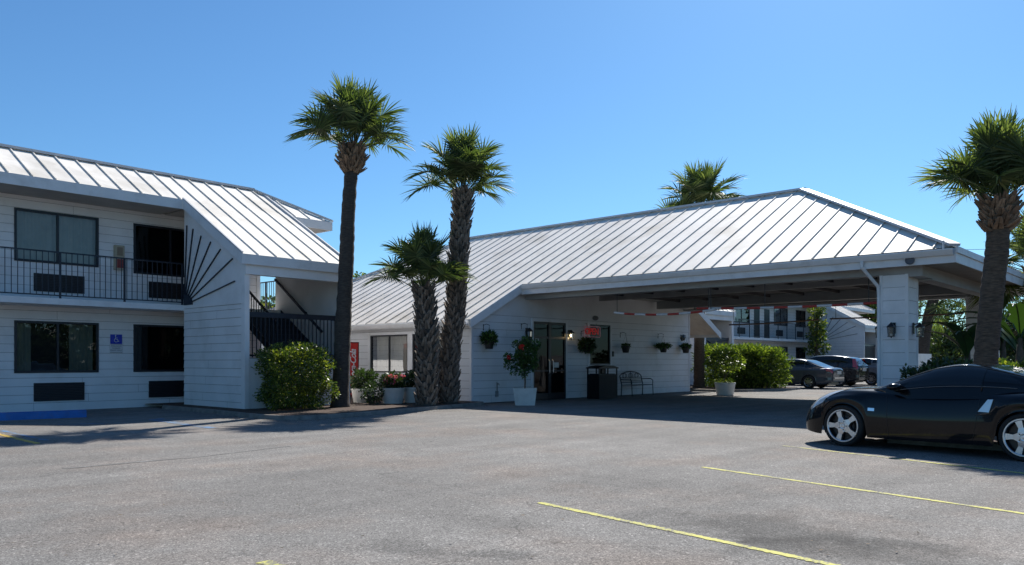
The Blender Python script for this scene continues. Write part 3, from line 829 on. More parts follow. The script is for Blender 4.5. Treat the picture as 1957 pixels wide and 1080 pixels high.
for a, b, z0, z1 in ((dh[0] + g0, dh[1] + g0, 0, 2.70), (wh[0] + g0, wh[1] + g0, 1.21, 2.71)):
    w.box(a - .09, a - .002, 17.555, 17.6, max(z0 - .09, .02), z1 + .09); w.box(b + .002, b + .09, 17.555, 17.6, max(z0 - .09, .02), z1 + .09)
    w.box(a - .002, b + .002, 17.555, 17.6, z1 + .004, z1 + .09)
    if z0 > .5: w.box(a - .002, b + .002, 17.54, 17.6, z0 - .09, z0 - .004)
OB(w, 'window_trim', M['trim']); w = MB()
w.box(17.545, 17.6, 18.5, 22.75, .84, .945); w.box(17.545, 17.6, 18.5, 22.75, 2.255, 2.35)
for a, b in ((18.5, 18.596), (20.345, 20.595), (22.625, 22.75)): w.box(17.55, 17.6, a, b, .946, 2.254)
OB(w, 'window_trim', M['trim'])
offl = off.location
win = window(off, Vector((23.76, 17.6, 0)) - offl, (1, 0, 0), (0, -1, 0), 1.31, 1.21, 2.71, None, (), 'glassdark', .05, depth=1.5)
window(off, Vector((17.6, 20.6, 0)) - offl, (0, 1, 0), (-1, 0, 0), 2.02, .95, 2.25, 'blind', (.5,), 'glassblind', .05, cover=(0, .93))
window(off, Vector((17.6, 18.6, 0)) - offl, (0, 1, 0), (-1, 0, 0), 1.74, .95, 2.25, 'blind', (.5,), 'glassblind', .05, cover=(0, .9))
# glazed double door
dr = MB(); x0, x1 = 20.55, 22.33
for a, b in ((x0, x0 + .07), (x1 - .07, x1), ((x0 + x1) / 2 - .07, (x0 + x1) / 2 + .07)): dr.box(a, b, 17.57, 17.66, .02, 2.7)
dr.box(x0 + .07, x1 - .07, 17.58, 17.65, 2.62, 2.7); dr.box(x0 + .07, x1 - .07, 17.58, 17.65, 2.12, 2.2); dr.box(x0 + .07, x1 - .07, 17.58, 17.65, .02, .24); dr.box(x0 + .07, x1 - .07, 17.582, 17.648, .98, 1.04)
do = OB(dr, 'entrance_door', M['dark'])
pn = MB(); pn.face([(x0 + .07, 17.61, .02), (x1 - .07, 17.61, .02), (x1 - .07, 17.61, 2.65), (x0 + .07, 17.61, 2.65)]); OB(pn, 'pane', M['glassdark'], parent=do)
rv = MB(); rv.box(x0, x1, 17.66, 19.6, 0.01, 2.7); OB(rv, 'reveal', M['room'], parent=do)
hd = MB(); hd.tube([(21.34, 17.55, .9), (21.34, 17.50, .95), (21.34, 17.50, 1.35), (21.34, 17.55, 1.4)], .014, 6); hd.tube([(21.54, 17.55, .9), (21.54, 17.50, .95), (21.54, 17.50, 1.35), (21.54, 17.55, 1.4)], .014, 6); OB(hd, 'handle', M['alloy'], parent=do)
nt_ = MB(); nt_.box(20.66, 20.86, 17.585, 17.6, 1.85, 2.12); nt_.box(21.7, 21.95, 17.585, 17.6, 1.12, 1.3); OB(nt_, 'notice', M['white'], parent=do)
# ---------------------------------------------------------------- wall-mounted and hanging things
def text_mesh(name, s, size, m, parent, M4, ext_=.004, shear=0.0, spacing=1.0, align='CENTER', off_=0.0):
    cu = bpy.data.curves.new('text', 'FONT'); cu.body = s; cu.size = size; cu.extrude = ext_; cu.shear = shear; cu.space_character = spacing
    cu.align_x = align; cu.align_y = 'CENTER'; cu.offset = off_; cu.resolution_u = 3
    to = bpy.data.objects.new('text', cu); col.objects.link(to)
    bpy.context.view_layer.update()
    me = bpy.data.meshes.new_from_object(to.evaluated_get(bpy.context.evaluated_depsgraph_get()))
    bpy.data.objects.remove(to); me.transform(M4); me.materials.clear(); me.materials.append(m)
    for p in me.polygons: p.material_index = 0
    o = bpy.data.objects.new(name, me); col.objects.link(o); o.parent = parent; return o
RX90 = Matrix.Rotation(R(90), 4, 'X')      # text standing up, facing -Y
FACE_X = Matrix.Rotation(R(-90), 4, 'Z') @ RX90   # standing up, facing -X

def lantern(loc, ang, label, lit=False):
    t = empty('wall_lantern', loc, ang, label, 'lantern', 'wall lanterns of the office and canopy')  # faces -Y locally
    m = MB(); m.box(-.06, .06, -.02, 0, -.10, .16); m.bar((0, -.01, .12), (0, -.14, .15), .025, .025); m.build('bracket', M['black'], t)
    c = MB(); y = -.14
    def fr(z, a, b, zz): c.prism([(-a, y - a, z), (a, y - a, z), (a, y + a, z), (-a, y + a, z)], (0, 0, b))
    c.lathe([(.0, .17), (.02, .15), (.05, .12), (.115, .06), (.115, .04), (0, .04)], 4, Matrix.Translation((0, y, 0)) @ Matrix.Rotation(R(45), 4, 'Z'))
    for sx in (-1, 1):
        for sy in (-1, 1): c.bar((sx * .065, y + sy * .065, .04), (sx * .052, y + sy * .052, -.16), .014, .014)
    c.box(-.065, .065, y - .065, y + .065, -.18, -.16); c.tube([(0, y, -.18), (0, y, -.21)], [.02, .006], 6)
    c.build('lantern_cage', M['black'], t)
    g = MB(); g.lathe([(.078, .035), (.066, -.158)], 4, Matrix.Translation((0, y, 0)) @ Matrix.Rotation(R(45), 4, 'Z'))
    g.build('lantern_glass', M['lampglass'], t)
    if lit:
        b = MB(); b.lathe([(0, .01), (.03, 0), (.038, -.04), (.025, -.09), (0, -.10)], 10, Matrix.Translation((0, y, 0))); b.build('bulb', M['bulb'], t, True)
        l = bpy.data.objects.new('lamp', bpy.data.lights.new('lamp', 'POINT')); col.objects.link(l); l.parent = t; l.location = (0, y - .0, -.125)
        l.data.energy = 1.3; l.data.color = (1, .72, .38); l.data.shadow_soft_size = .08
    return t
M['lampglass'] = glassmat('lantern_glass', (.75, .75, .72), 1.0, .1)
M['bulb'] = mat('bulb', (1, .8, .5), .4, emit=(1, .74, .36), estr=14)
lantern((22.49, 17.59, 2.30), 0, 'glowing black wall lantern beside the right edge of the glass entrance door', True)
lantern((20.22, 17.59, 2.30), 0, 'unlit black wall lantern above the red-flowered potted hibiscus, left of the door')
lantern((20.06, 5.93, 2.10), R(-90), 'black lantern on the broad left face of the near canopy pillar')
lantern((20.50, 5.60, 2.10), 0, 'black lantern on the right side of the near canopy pillar')
lantern((20.50, 6.24, 2.10), R(180), 'black lantern peeking out from behind the downspout of the near pillar')

def foliage(mb, centre, rad, n, size, seed, squash=1.0, aspect=.4, up=.2, shell=.5, box=False, clumps=None, curve=0):
    rnd = random.Random(seed); c = Vector(centre); off3 = Vector((seed * .37, seed * .11, seed * .53))
    for i in range(n):
        while True:
            p = Vector((rnd.uniform(-1, 1), rnd.uniform(-1, 1), rnd.uniform(-1, 1)))
            l = max(abs(p.x), abs(p.y), abs(p.z)) * .55 + p.length * .45 if box else p.length
            lim = 1.0 if n < 300 else .92 + .42 * mnoise.noise(p * 2.1 + off3)
            if l <= lim and l > rnd.random() ** .5 * shell * lim: break
        p = Vector((p.x * rad[0], p.y * rad[1], p.z * rad[2])) + c
        out = (p - c); out = Vector((out.x / rad[0], out.y / rad[1], out.z / rad[2])) if out.length > 0 else Vector((0, 0, 1))
        d = (out + Vector((rnd.gauss(0, .7), rnd.gauss(0, .7), rnd.gauss(up, .6)))).normalized()
        s = d.cross(Vector((rnd.gauss(0, 1), rnd.gauss(0, 1), rnd.gauss(0, 1)))).normalized(); nn = d.cross(s)
        L = size * rnd.uniform(.6, 1.25); w = L * aspect * .5
        a = p; q = p + d * L * .5 - nn * L * .04; e = p + d * L + Vector((0, 0, -L * .1))
        b = len(mb.v); mb.v += [tuple(a), tuple(q + s * w), tuple(e), tuple(q - s * w)]
        mb.f.append((b, b + 1, b + 2, b + 3)); mb.m.append(mb.cur)
    return mb

def basket(px, py, label, kind, gx=0):
    p = Vector((px, 17.33, py)); t = empty('hanging_basket', p, 0, label, 'hanging plant', 'hanging baskets along the office wall')
    k = MB(); k.bar((0, .26, .46), (0, .26, .66), .03, .012); k.tube([(0, .26, .62), (0, .12, .66), (0, .0, .62), (0, -.01, .58)], .009, 6); k.build('hook', M['black'], t)
    s = MB()
    for a in (0, 2.1, 4.2): s.tube([(0, 0, .57), (.16 * math.cos(a), .16 * math.sin(a), .10)], .004, 4, False)
    s.build('hanger', M['black'], t)
    b = MB(); b.lathe([(0, -.13), (.115, -.13), (.165, .10), (.175, .10), (.175, .13), (.155, .13), (.145, .09), (0, .08)], 18); b.build('pot', M['blackplastic'], t, False)
    f = MB()
    if kind == 'big': foliage(f, (0, 0, .12), (.33, .24, .24), 1100, .13, 77, aspect=.35)
    elif kind == 'green': foliage(f, (0, 0, .20), (.24, .22, .20), 800, .13, 5, aspect=.3, up=.6)
    elif kind == 'flat': foliage(f, (0, 0, .15), (.40, .24, .07), 700, .12, 8, aspect=.3)
    elif kind == 'small': foliage(f, (0, 0, .13), (.15, .15, .07), 220, .09, 9, aspect=.4)
    else: foliage(f, (0, 0, .15), (.25, .2, .10), 500, .11, 10, aspect=.35, up=.5)
    f.build('leaves', M['hib'] if kind != 'big' else M['darkleaf'], t)
basket(18.13, 1.86, 'bright green fern in a black basket, leftmost on the office wall', 'green')
basket(19.95, 1.95, 'basket hanging behind the crown of the potted hibiscus', 'small')
basket(23.25, 1.80, 'large dark bushy fern basket below the OPEN sign', 'big')
basket(25.76, 1.80, 'small black basket between the OPEN window and the bench', 'small')
basket(28.51, 1.83, 'wide flat spreading plant in a basket above and right of the bench', 'flat')
basket(30.33, 1.82, 'rightmost hanging basket with short upright leaves near the wall end', 'mid')

# red and white clearance pipes under the near canopy beam, brown ones at the far side
def redwhite():
    m = bpy.data.materials.new('red_white_bands'); m.use_nodes = True
    return m
M['redtape'] = mat('red_tape', (.42, .05, .035), .5, var=.1, vscale=10)
M['whitetape'] = mat('white_tape', (.62, .60, .58), .5, var=.08, vscale=10)
def clearance(x, y0, y1, z0, z1, sag, label, banded, cords, ztop=3.4):
    t = empty('clearance_bar', (x, (y0 + y1) / 2, z0), 0, label, 'clearance bar', 'clearance bars hung below the canopy')
    L = y1 - y0; n = int(L / .36) if banded else 1; off_ = Vector((x, (y0 + y1) / 2, z0))
    def P(u): return Vector((x, y0 + L * u, z0 + (z1 - z0) * u - sag * 4 * u * (1 - u))) - off_
    m = MB()
    for i in range(n):
        m.cur = i % 2; k = 3 if banded else 12
        m.tube([P((i + j / k) / n) for j in range(k + 1)], .033 if banded else .028, 8)
    m.build('pipe', [M['whitetape'], M['redtape']] if banded else M['wood'], t)
    for u in cords:
        c = MB(); p = P(u); c.tube([p, (p.x, p.y, ztop - z0)], .010, 5, False); c.build('cord', M['black'], t)
clearance(20.16, 10.6, 13.98, 2.78, 2.83, .10, 'red and white banded clearance pipe nearest the office wall, sagging', True, (.97, .04))
clearance(20.22, 5.9, 11.2, 2.77, 2.84, .05, 'long red and white banded clearance pipe hung left of the near pillar', True, (.12, .62, .93))
clearance(30.3, 11.6, 15.3, 2.93, 2.84, .03, 'brown clearance pipe at the far side of the canopy in front of the balcony', False, (.05, .95), 3.5)
clearance(30.3, 9.0, 11.2, 2.93, 2.94, .0, 'brown clearance pipe hanging in front of the far sunburst wall', False, (.10, .9), 3.5)
clearance(30.3, 6.7, 8.2, 2.97, 2.94, .0, 'brown clearance pipe seen right of the near pillar against the trees', False, (.10, .9), 3.5)

t = empty('round_speaker', (19.655, 5.45, 3.66), 0, 'small round dark speaker set in the canopy fascia above the near pillar', 'speaker')
MB().lathe([(0, -.0), (.07, .0), (.085, .01), (.085, .03), (.1, .03), (.1, -.01)], 20, Matrix.Rotation(R(-90), 4, 'Y') @ Matrix.Translation((0, 0, -.01))).build('grille', mat('speaker_grey', (.10, .11, .13), .6), t)

# OPEN neon sign in the office window
neon = mat('red_neon', (.7, .02, .02), .5, emit=(1.0, .06, .05), estr=.05)
neon2 = mat('pale_neon', (.5, .3, .35), .5, emit=(.75, .30, .38), estr=.06)
t = empty('neon_sign', (23.70, 17.50, 2.43), 0, 'red neon sign reading OPEN in the window right of the lit lantern', 'sign')
text_mesh('lettering', 'OPEN', .34, neon, t, Matrix.Translation((.10, 0, 0)) @ RX90 @ Matrix.Scale(.95, 4, (1, 0, 0)), .012, off_=.006)
b = MB(); b.tube([(-.33, 0, .19), (.58, 0, .19), (.61, 0, .16), (.61, 0, -.16), (.58, 0, -.19), (-.33, 0, -.19), (-.36, 0, -.16), (-.36, 0, .16), (-.33, 0, .19)], .012, 6); b.build('neon_border', neon2, t)
b = MB(); b.bar((-.2, .02, .18), (-.2, .02, .3), .008, .008); b.bar((.4, .02, .18), (.4, .02, .3), .008, .008); b.bar((-.2, .02, .3), (-.2, .1, .3), .008, .008); b.bar((.4, .02, .3), (.4, .1, .3), .008, .008); b.build('bracket', M['black'], t)

t = empty('security_light', (24.12, 17.6, 2.95), 0, 'grey oval light fitting on the wall above the OPEN window', 'light fitting')
MB().lathe([(0, 0), (.16, 0), (.17, .02), (.15, .06), (.09, .10), (0, .11)], 18, Matrix.Rotation(R(90), 4, 'X') @ Matrix.Scale(.55, 4, (0, 1, 0))).build('housing', mat('grey_fitting', (.14, .14, .15), .5), t, True)
t = empty('call_button', (25.22, 17.6, 1.62), 0, 'small dark box on the wall just right of the OPEN window', 'call box')
MB().box(-.05, .05, -.07, 0, -.10, .10).box(-.03, .03, -.08, -.07, -.02, .06).build('case', M['black'], t)
t = empty('alarm_bell', (30.55, 17.6, 2.36), 0, 'small round dark fitting on the wall above the rightmost basket', 'wall fitting')
MB().lathe([(0, .08), (.10, .07), (.13, .04), (.13, 0)], 16, Matrix.Rotation(R(90), 4, 'X')).build('case', M['black'], t, True)
MB().box(-.16, -.10, -.05, 0, -.14, .10).build('switch', M['black'], t)
t = empty('water_tap', (18.74, 17.6, .30), 0, 'grey standpipe tap low on the office wall left of the hibiscus pot', 'tap')
q = MB(); q.tube([(0, -.04, .0), (0, -.04, .34)], .018, 8); q.tube([(0, -.04, .30), (0, -.10, .32), (0, -.13, .27)], .014, 8); q.box(-.035, .035, -.055, -.025, .36, .375); q.build('pipe', mat('grey_pipe', (.2, .2, .2), .5), t)
MB().box(-.05, .05, -.055, -.002, -.1, .08).build('box', mat('grey_box', (.24, .25, .26), .6), t)

# accessible parking sign
t = empty('parking_sign', (9.31, 23.68, 1.86), 0, 'blue wheelchair parking sign with white notice plate below it', 'sign', None)
MB().box(-.16, .16, -.018, -.004, -.02, .25).build('panel', mat('sign_blue', (.012, .035, .42), .4), t)
wc = MB(); y = -.024; Wm = mat('sign_white', (.62, .64, .66), .4)
def ring(m, cx, cz, r, a0, a1, th=.007, n=14):
    m.tube([(cx + r * math.cos(R(a0 + (a1 - a0) * i / n)), y, cz + r * math.sin(R(a0 + (a1 - a0) * i / n))) for i in range(n + 1)], th, 6)
ring(wc, -.005, .085, .052, 110, 350); wc.tube([(-.02, y, .20), (-.02, y, .115), (.03, y, .11), (.055, y, .05), (.075, y, .055)], .009, 6); wc.tube([(-.02, y, .15), (.03, y, .148)], .007, 6)
wc.lathe([(0, -.004), (.018, -.004), (.018, .004), (0, .004)], 12, Matrix.Translation((-.02, y, .222)) @ Matrix.Rotation(R(90), 4, 'X')); wc.build('wheelchair_symbol', Wm, t)
MB().box(-.17, .17, -.016, -.003, -.27, -.03).build('notice_plate', Wm, t)
bl = mat('sign_print', (.06, .07, .1), .5)
for i, s_ in enumerate(('PARKING BY', 'DISABLED', 'PERMIT ONLY')):
    text_mesh('lettering', s_, .052, bl, t, Matrix.Translation((0, -.018, -.085 - .06 * i)) @ RX90, .001)
f = MB()
for a in ((-.17, .17, -.03, -.038), (-.17, .17, -.262, -.27)): f.box(a[0], a[1], -.0185, -.0162, a[3], a[2])
f.build('border', bl, t)
t = empty('fire_cabinet', (9.37, 23.68, 4.30), 0, 'narrow cream wall cabinet with red and tan panels behind the balcony rail', 'wall cabinet')
MB().box(-.13, .13, -.12, 0, -.34, .36).build('cabinet', mat('cream_cabinet', (.42, .37, .27), .6), t)
MB().box(-.075, .075, -.135, -.12, .06, .30).build('tan_panel', mat('tan_panel', (.25, .19, .13), .6), t)
MB().box(-.08, .09, -.14, -.12, -.29, -.04).build('red_extinguisher', mat('extinguisher_red', (.22, .035, .03), .4), t)
# second room sign far away
t = empty('parking_sign', (46.2, 25.58, 1.98), 0, 'small red-edged sign on the far motel wall above the hedge', 'sign')
MB().box(-.14, .14, -.02, 0, -.15, .15).build('panel', mat('dull_red_sign', (.22, .06, .06), .5), t)

# ---------------------------------------------------------------- bin, bench, pots, vending machine, kerb stop
t = empty('litter_bin', (23.22, 16.62, 0), R(-8), 'tall double black litter bin with open hood below the OPEN window', 'bin')
b = MB(); b.box(-.47, .47, -.30, .30, .02, .88)
for i in range(15): 
    x = -.46 + i * .063; b.box(x, x + .012, -.307, -.30, .06, .84)
for i in range(9):
    yv = -.29 + i * .066; b.box(-.477, -.47, yv, yv + .012, .06, .84)
b.build('bin_body', M['blackplastic'], t)
h = MB(); 
for x in (-.47, -.03, .43):
    for yv in (-.30, .26): h.box(x, x + .04, yv, yv + .04, .88, 1.10)
h.box(-.06, .06, -.05, .05, .88, 1.1)
h.prism([(-.5, -.33, 1.08), (.5, -.33, 1.08), (.5, -.33, 1.12), (.25, -.33, 1.18), (0, -.33, 1.20), (-.25, -.33, 1.18), (-.5, -.33, 1.12)], (0, .66, 0))
h.build('hood', M['black'], t)
MB().box(-.44, -.06, -.2, .2, .881, .90).box(.06, .44, -.2, .2, .881, .90).build('opening', M['black'], t)

t = empty('bench', (26.3, 17.42, 0), 0, 'black metal bench with arched openwork back against the office wall', 'bench')
w2 = .74; fr = MB()
fr.tube([(-w2, -.02, 0), (-w2, -.04, .42), (-w2, .05, .78), (-w2 * .8, .055, .86), (-w2 * .4, .06, .92), (0, .06, .94), (w2 * .4, .06, .92), (w2 * .8, .055, .86), (w2, .05, .78), (w2, -.04, .42), (w2, -.02, 0)], .020, 8)
fr.tube([(-w2, .0, .52), (w2, .0, .52)], .014, 6)
fr.build('frame', M['black'], t)
bk = MB()
for zz in (.58, .64, .70): bk.bar((-w2, .02 + (zz - .5) * .1, zz), (w2, .02 + (zz - .5) * .1, zz), .012, .022)
for i in range(3):
    cx = -.42 + i * .42; bk.tube([(cx + .15 * math.cos(a_), .05, .78 + .085 * math.sin(a_)) for a_ in [k * math.pi / 8 for k in range(17)]], .010, 6)
    bk.tube([(cx + .07 * math.cos(a_), .05, .78 + .085 * math.sin(a_)) for a_ in [k * math.pi / 8 for k in range(17)]], .008, 6)
bk.bar((0, .02, .44), (0, .055, .93), .02, .012); bk.build('backrest', M['black'], t)
se = MB()
for i in range(7): se.box(-w2, w2, -.50 + i * .07, -.455 + i * .07, .42, .435)
se.tube([(-w2, -.50, .42), (w2, -.50, .42)], .016, 6); se.build('seat', M['black'], t)
for s_ in (-1, 1):
    ar = MB(); ar.tube([(s_ * w2, .0, .64), (s_ * w2, -.40, .66), (s_ * w2, -.50, .60), (s_ * w2, -.50, .42)], .017, 8); ar.build('armrest', M['black'], t)
    lg = MB(); lg.tube([(s_ * w2, -.50, .42), (s_ * w2, -.52, 0)], .018, 8); lg.build('leg', M['black'], t)

def pot(loc, r, h, label, group=None, cat='potted plant', m='white', taper=.8, name='planter'):
    t = empty(name, loc, 0, label, cat, group)
    b = MB(); b.lathe([(0, .0), (r * taper, 0), (r * (taper + .1), h * .4), (r * .98, h * .86), (r * 1.03, h * .87), (r * 1.03, h), (r * .95, h), (r * .93, h * .9), (0, h * .88)], 28); b.build('pot', M[m], t, False)
    MB().lathe([(0, h * .9), (r * .92, h * .9)], 20).build('soil', M['mulch'], t)
    return t
def branches(mb, base, tips, r=.012, seed=1):
    rnd = random.Random(seed)
    for tp in tips:
        a = Vector(base); b = Vector(tp); m1 = a.lerp(b, .5) + Vector((rnd.uniform(-.06, .06), rnd.uniform(-.06, .06), .04)); mb.tube([a, m1, b], [r, r * .7, r * .3], 6)
# hibiscus: low planting box pot
hb = onz(1003, 774)
t = empty('potted_hibiscus', hb, R(-48), 'red-flowered hibiscus standard in a square white tub left of the door', 'potted plant')
b = MB(); z1 = .52
b.prism([(-.28, -.30, 0), (.30, -.30, 0), (.30, .30, 0), (-.30, .30, 0)], (0, 0, .02))
for s_, (ax, ay) in enumerate(((0, -1), (1, 0), (0, 1), (-1, 0))):
    tx, ty = -ay, ax
    b.face([(ax * .30 - tx * .30, ay * .30 - ty * .30, .01), (ax * .30 + tx * .30, ay * .30 + ty * .30, .01), (ax * .36 + tx * .36, ay * .36 + ty * .36, z1), (ax * .36 - tx * .36, ay * .36 - ty * .36, z1)])
    b.face([(ax * .36 - tx * .36, ay * .36 - ty * .36, z1), (ax * .36 + tx * .36, ay * .36 + ty * .36, z1), (ax * .32 + tx * .32, ay * .32 + ty * .32, z1), (ax * .32 - tx * .32, ay * .32 - ty * .32, z1)])
b.face([(-.33, -.33, z1 - .04), (.33, -.33, z1 - .04), (.33, .33, z1 - .04), (-.33, .33, z1 - .04)])
b.build('tub', M['white'], t)
st = MB(); st.tube([(0, 0, .46), (.01, 0, .7), (0, 0, .92)], .025, 8); branches(st, (0, 0, .85), [(-.3, .1, 1.3), (.3, 0, 1.4), (0, .2, 1.7), (-.1, -.2, 1.6), (.15, .1, 1.85), (-.52, 0, 1.35), (-.35, -.1, 1.1)], .014); st.build('stem', M['bark'], t)
lf = MB()
for (fx, fy, fz, rx_, rz2, nn_) in ((.05, 0, 1.62, .36, .32, 1150), (.16, .05, 1.30, .24, .28, 560), (-.02, -.05, 1.06, .15, .20, 240), (-.16, 0, 1.36, .20, .26, 330), (.28, 0, 1.84, .20, .15, 230), (-.22, 0, 1.86, .16, .12, 130), (-.52, 0, 1.46, .13, .12, 120), (-.44, .05, 1.26, .12, .16, 110), (-.34, 0, 1.06, .09, .14, 70), (-.56, 0, 1.22, .08, .10, 40), (.02, .1, 1.98, .12, .10, 70)):
    foliage(lf, (fx, fy, fz), (rx_, rx_ * .9, rz2), nn_, .085, int(fx * 100) + 77, aspect=.6, shell=.3)
lf.build('leaves', M['hib'], t)
rtr = Matrix.Rotation(0, 3, 'Z')
for k, (pp, s_) in enumerate((((-.10, -.34, 1.78), .055), ((-.50, -.18, 1.46), .045))):
    fl = MB(); c = rtr @ Vector(pp); foliage(fl, c, (s_, s_, s_), 42, s_ * 1.1, 40 + k, aspect=.9, shell=.2); fl.build('flower', M['petal'], t)

def shrubpot(px, py, r, h, label, fol, seed, leafm='darkleaf', flowers=0, z=.1):
    p = onz(px, py, z); p += Vector((FW[0], FW[1], 0)) * r
    t = pot(p, r, h, label, 'white round planters in front of the office windows')
    m = MB(); branches(m, (0, 0, h * .9), [(.2, .1, h + .3), (-.2, .1, h + .35), (0, -.2, h + .4)], .012, seed); m.build('stem', M['bark'], t)
    l = MB(); foliage(l, (0, 0, h + fol[2] * .75), fol, int(1500 * fol[0] * 1.6), .12, seed, aspect=.5, shell=.35); l.build('leaves', M[leafm], t)
    rnd = random.Random(seed)
    for k in range(flowers):
        a = rnd.uniform(3.2, 5.6); f = MB(); foliage(f, (fol[0] * .8 * math.cos(a), fol[1] * .8 * math.sin(a), h + fol[2] * rnd.uniform(.7, 1.5)), (.05, .05, .05), 20, .06, seed + k, aspect=.9); f.build('flower', M['pink'], t)
    return t
shrubpot(690, 770, .36, .42, 'white round planter with dark shrub in front of the red drinks machine', (.42, .36, .34), 31)
shrubpot(747, 772, .36, .46, 'middle white round planter with pink-flowered shrub under the office window', (.38, .34, .24), 32, flowers=7)
shrubpot(786, 770, .30, .46, 'white round planter half hidden behind the short palm trunk', (.30, .3, .26), 33, flowers=2)
t = pot(onz(1390, 756, 0) + Vector((.3, .25, 0)), .40, .50, 'grey-white round planter holding a small bushy tree beside the hedge', None, 'potted plant')
st = MB(); st.tube([(0, 0, .42), (0, .02, .9)], .022, 6); branches(st, (0, 0, .7), [(-.4, .2, 1.3), (.4, -.2, 1.3), (0, 0, 1.5)], .014); st.build('stem', M['bark'], t)
l = MB(); foliage(l, (0, .0, 1.34), (.76, .76, .50), 1500, .12, 61, aspect=.5, shell=.4); foliage(l, (0, 0, .55), (.36, .36, .09), 260, .1, 62); l.build('leaves', M['hedge'], t)

# drinks machine (red, reads Coca-Cola upwards)
vm = atD(686, 770, 26.6); vm.z = .1
t = empty('vending_machine', (vm.x - .47, vm.y + .4, .1), 0, 'red drinks vending machine with vertical white Coca-Cola script behind the stair post', 'vending machine')
MB().box(-.47, .47, -.40, .40, .06, 1.88).build('cabinet', mat('machine_dark_red', (.12, .012, .012), .4), t)
MB().box(-.45, .40, -.44, -.402, .12, 1.84).build('front_panel', mat('machine_red', (.50, .015, .012), .3, coat=.4), t)
text_mesh('lettering', 'Coca-Cola', .36, Wm, t, Matrix.Translation((.20, -.448, 1.08)) @ RX90 @ Matrix.Rotation(R(90), 4, 'Z') @ Matrix.Scale(.80, 4, (1, 0, 0)), .003, shear=.35, spacing=.88, off_=.004)
MB().box(-.4, .34, -.45, -.441, .2, .42).build('delivery_flap', M['black'], t)

t = empty('parking_stop', (0, 0, 0), 0, 'blue painted kerb stop lying along the foot of the left motel wall', 'wheel stop')
a = onz(-60, 806); b_ = onz(164, 797); t.location = (a + b_) / 2; hv = (b_ - a) / 2
sp = MB(); dd = hv.normalized(); ss = Vector((-dd.y, dd.x, 0))
sp.prism([-hv - ss * .09, -hv + ss * .09, -hv + ss * .07 + Vector((0, 0, .13)), -hv + Vector((0, 0, .18)), -hv - ss * .07 + Vector((0, 0, .16))], hv * 2)
sp.build('block', M['bluestop'], t)

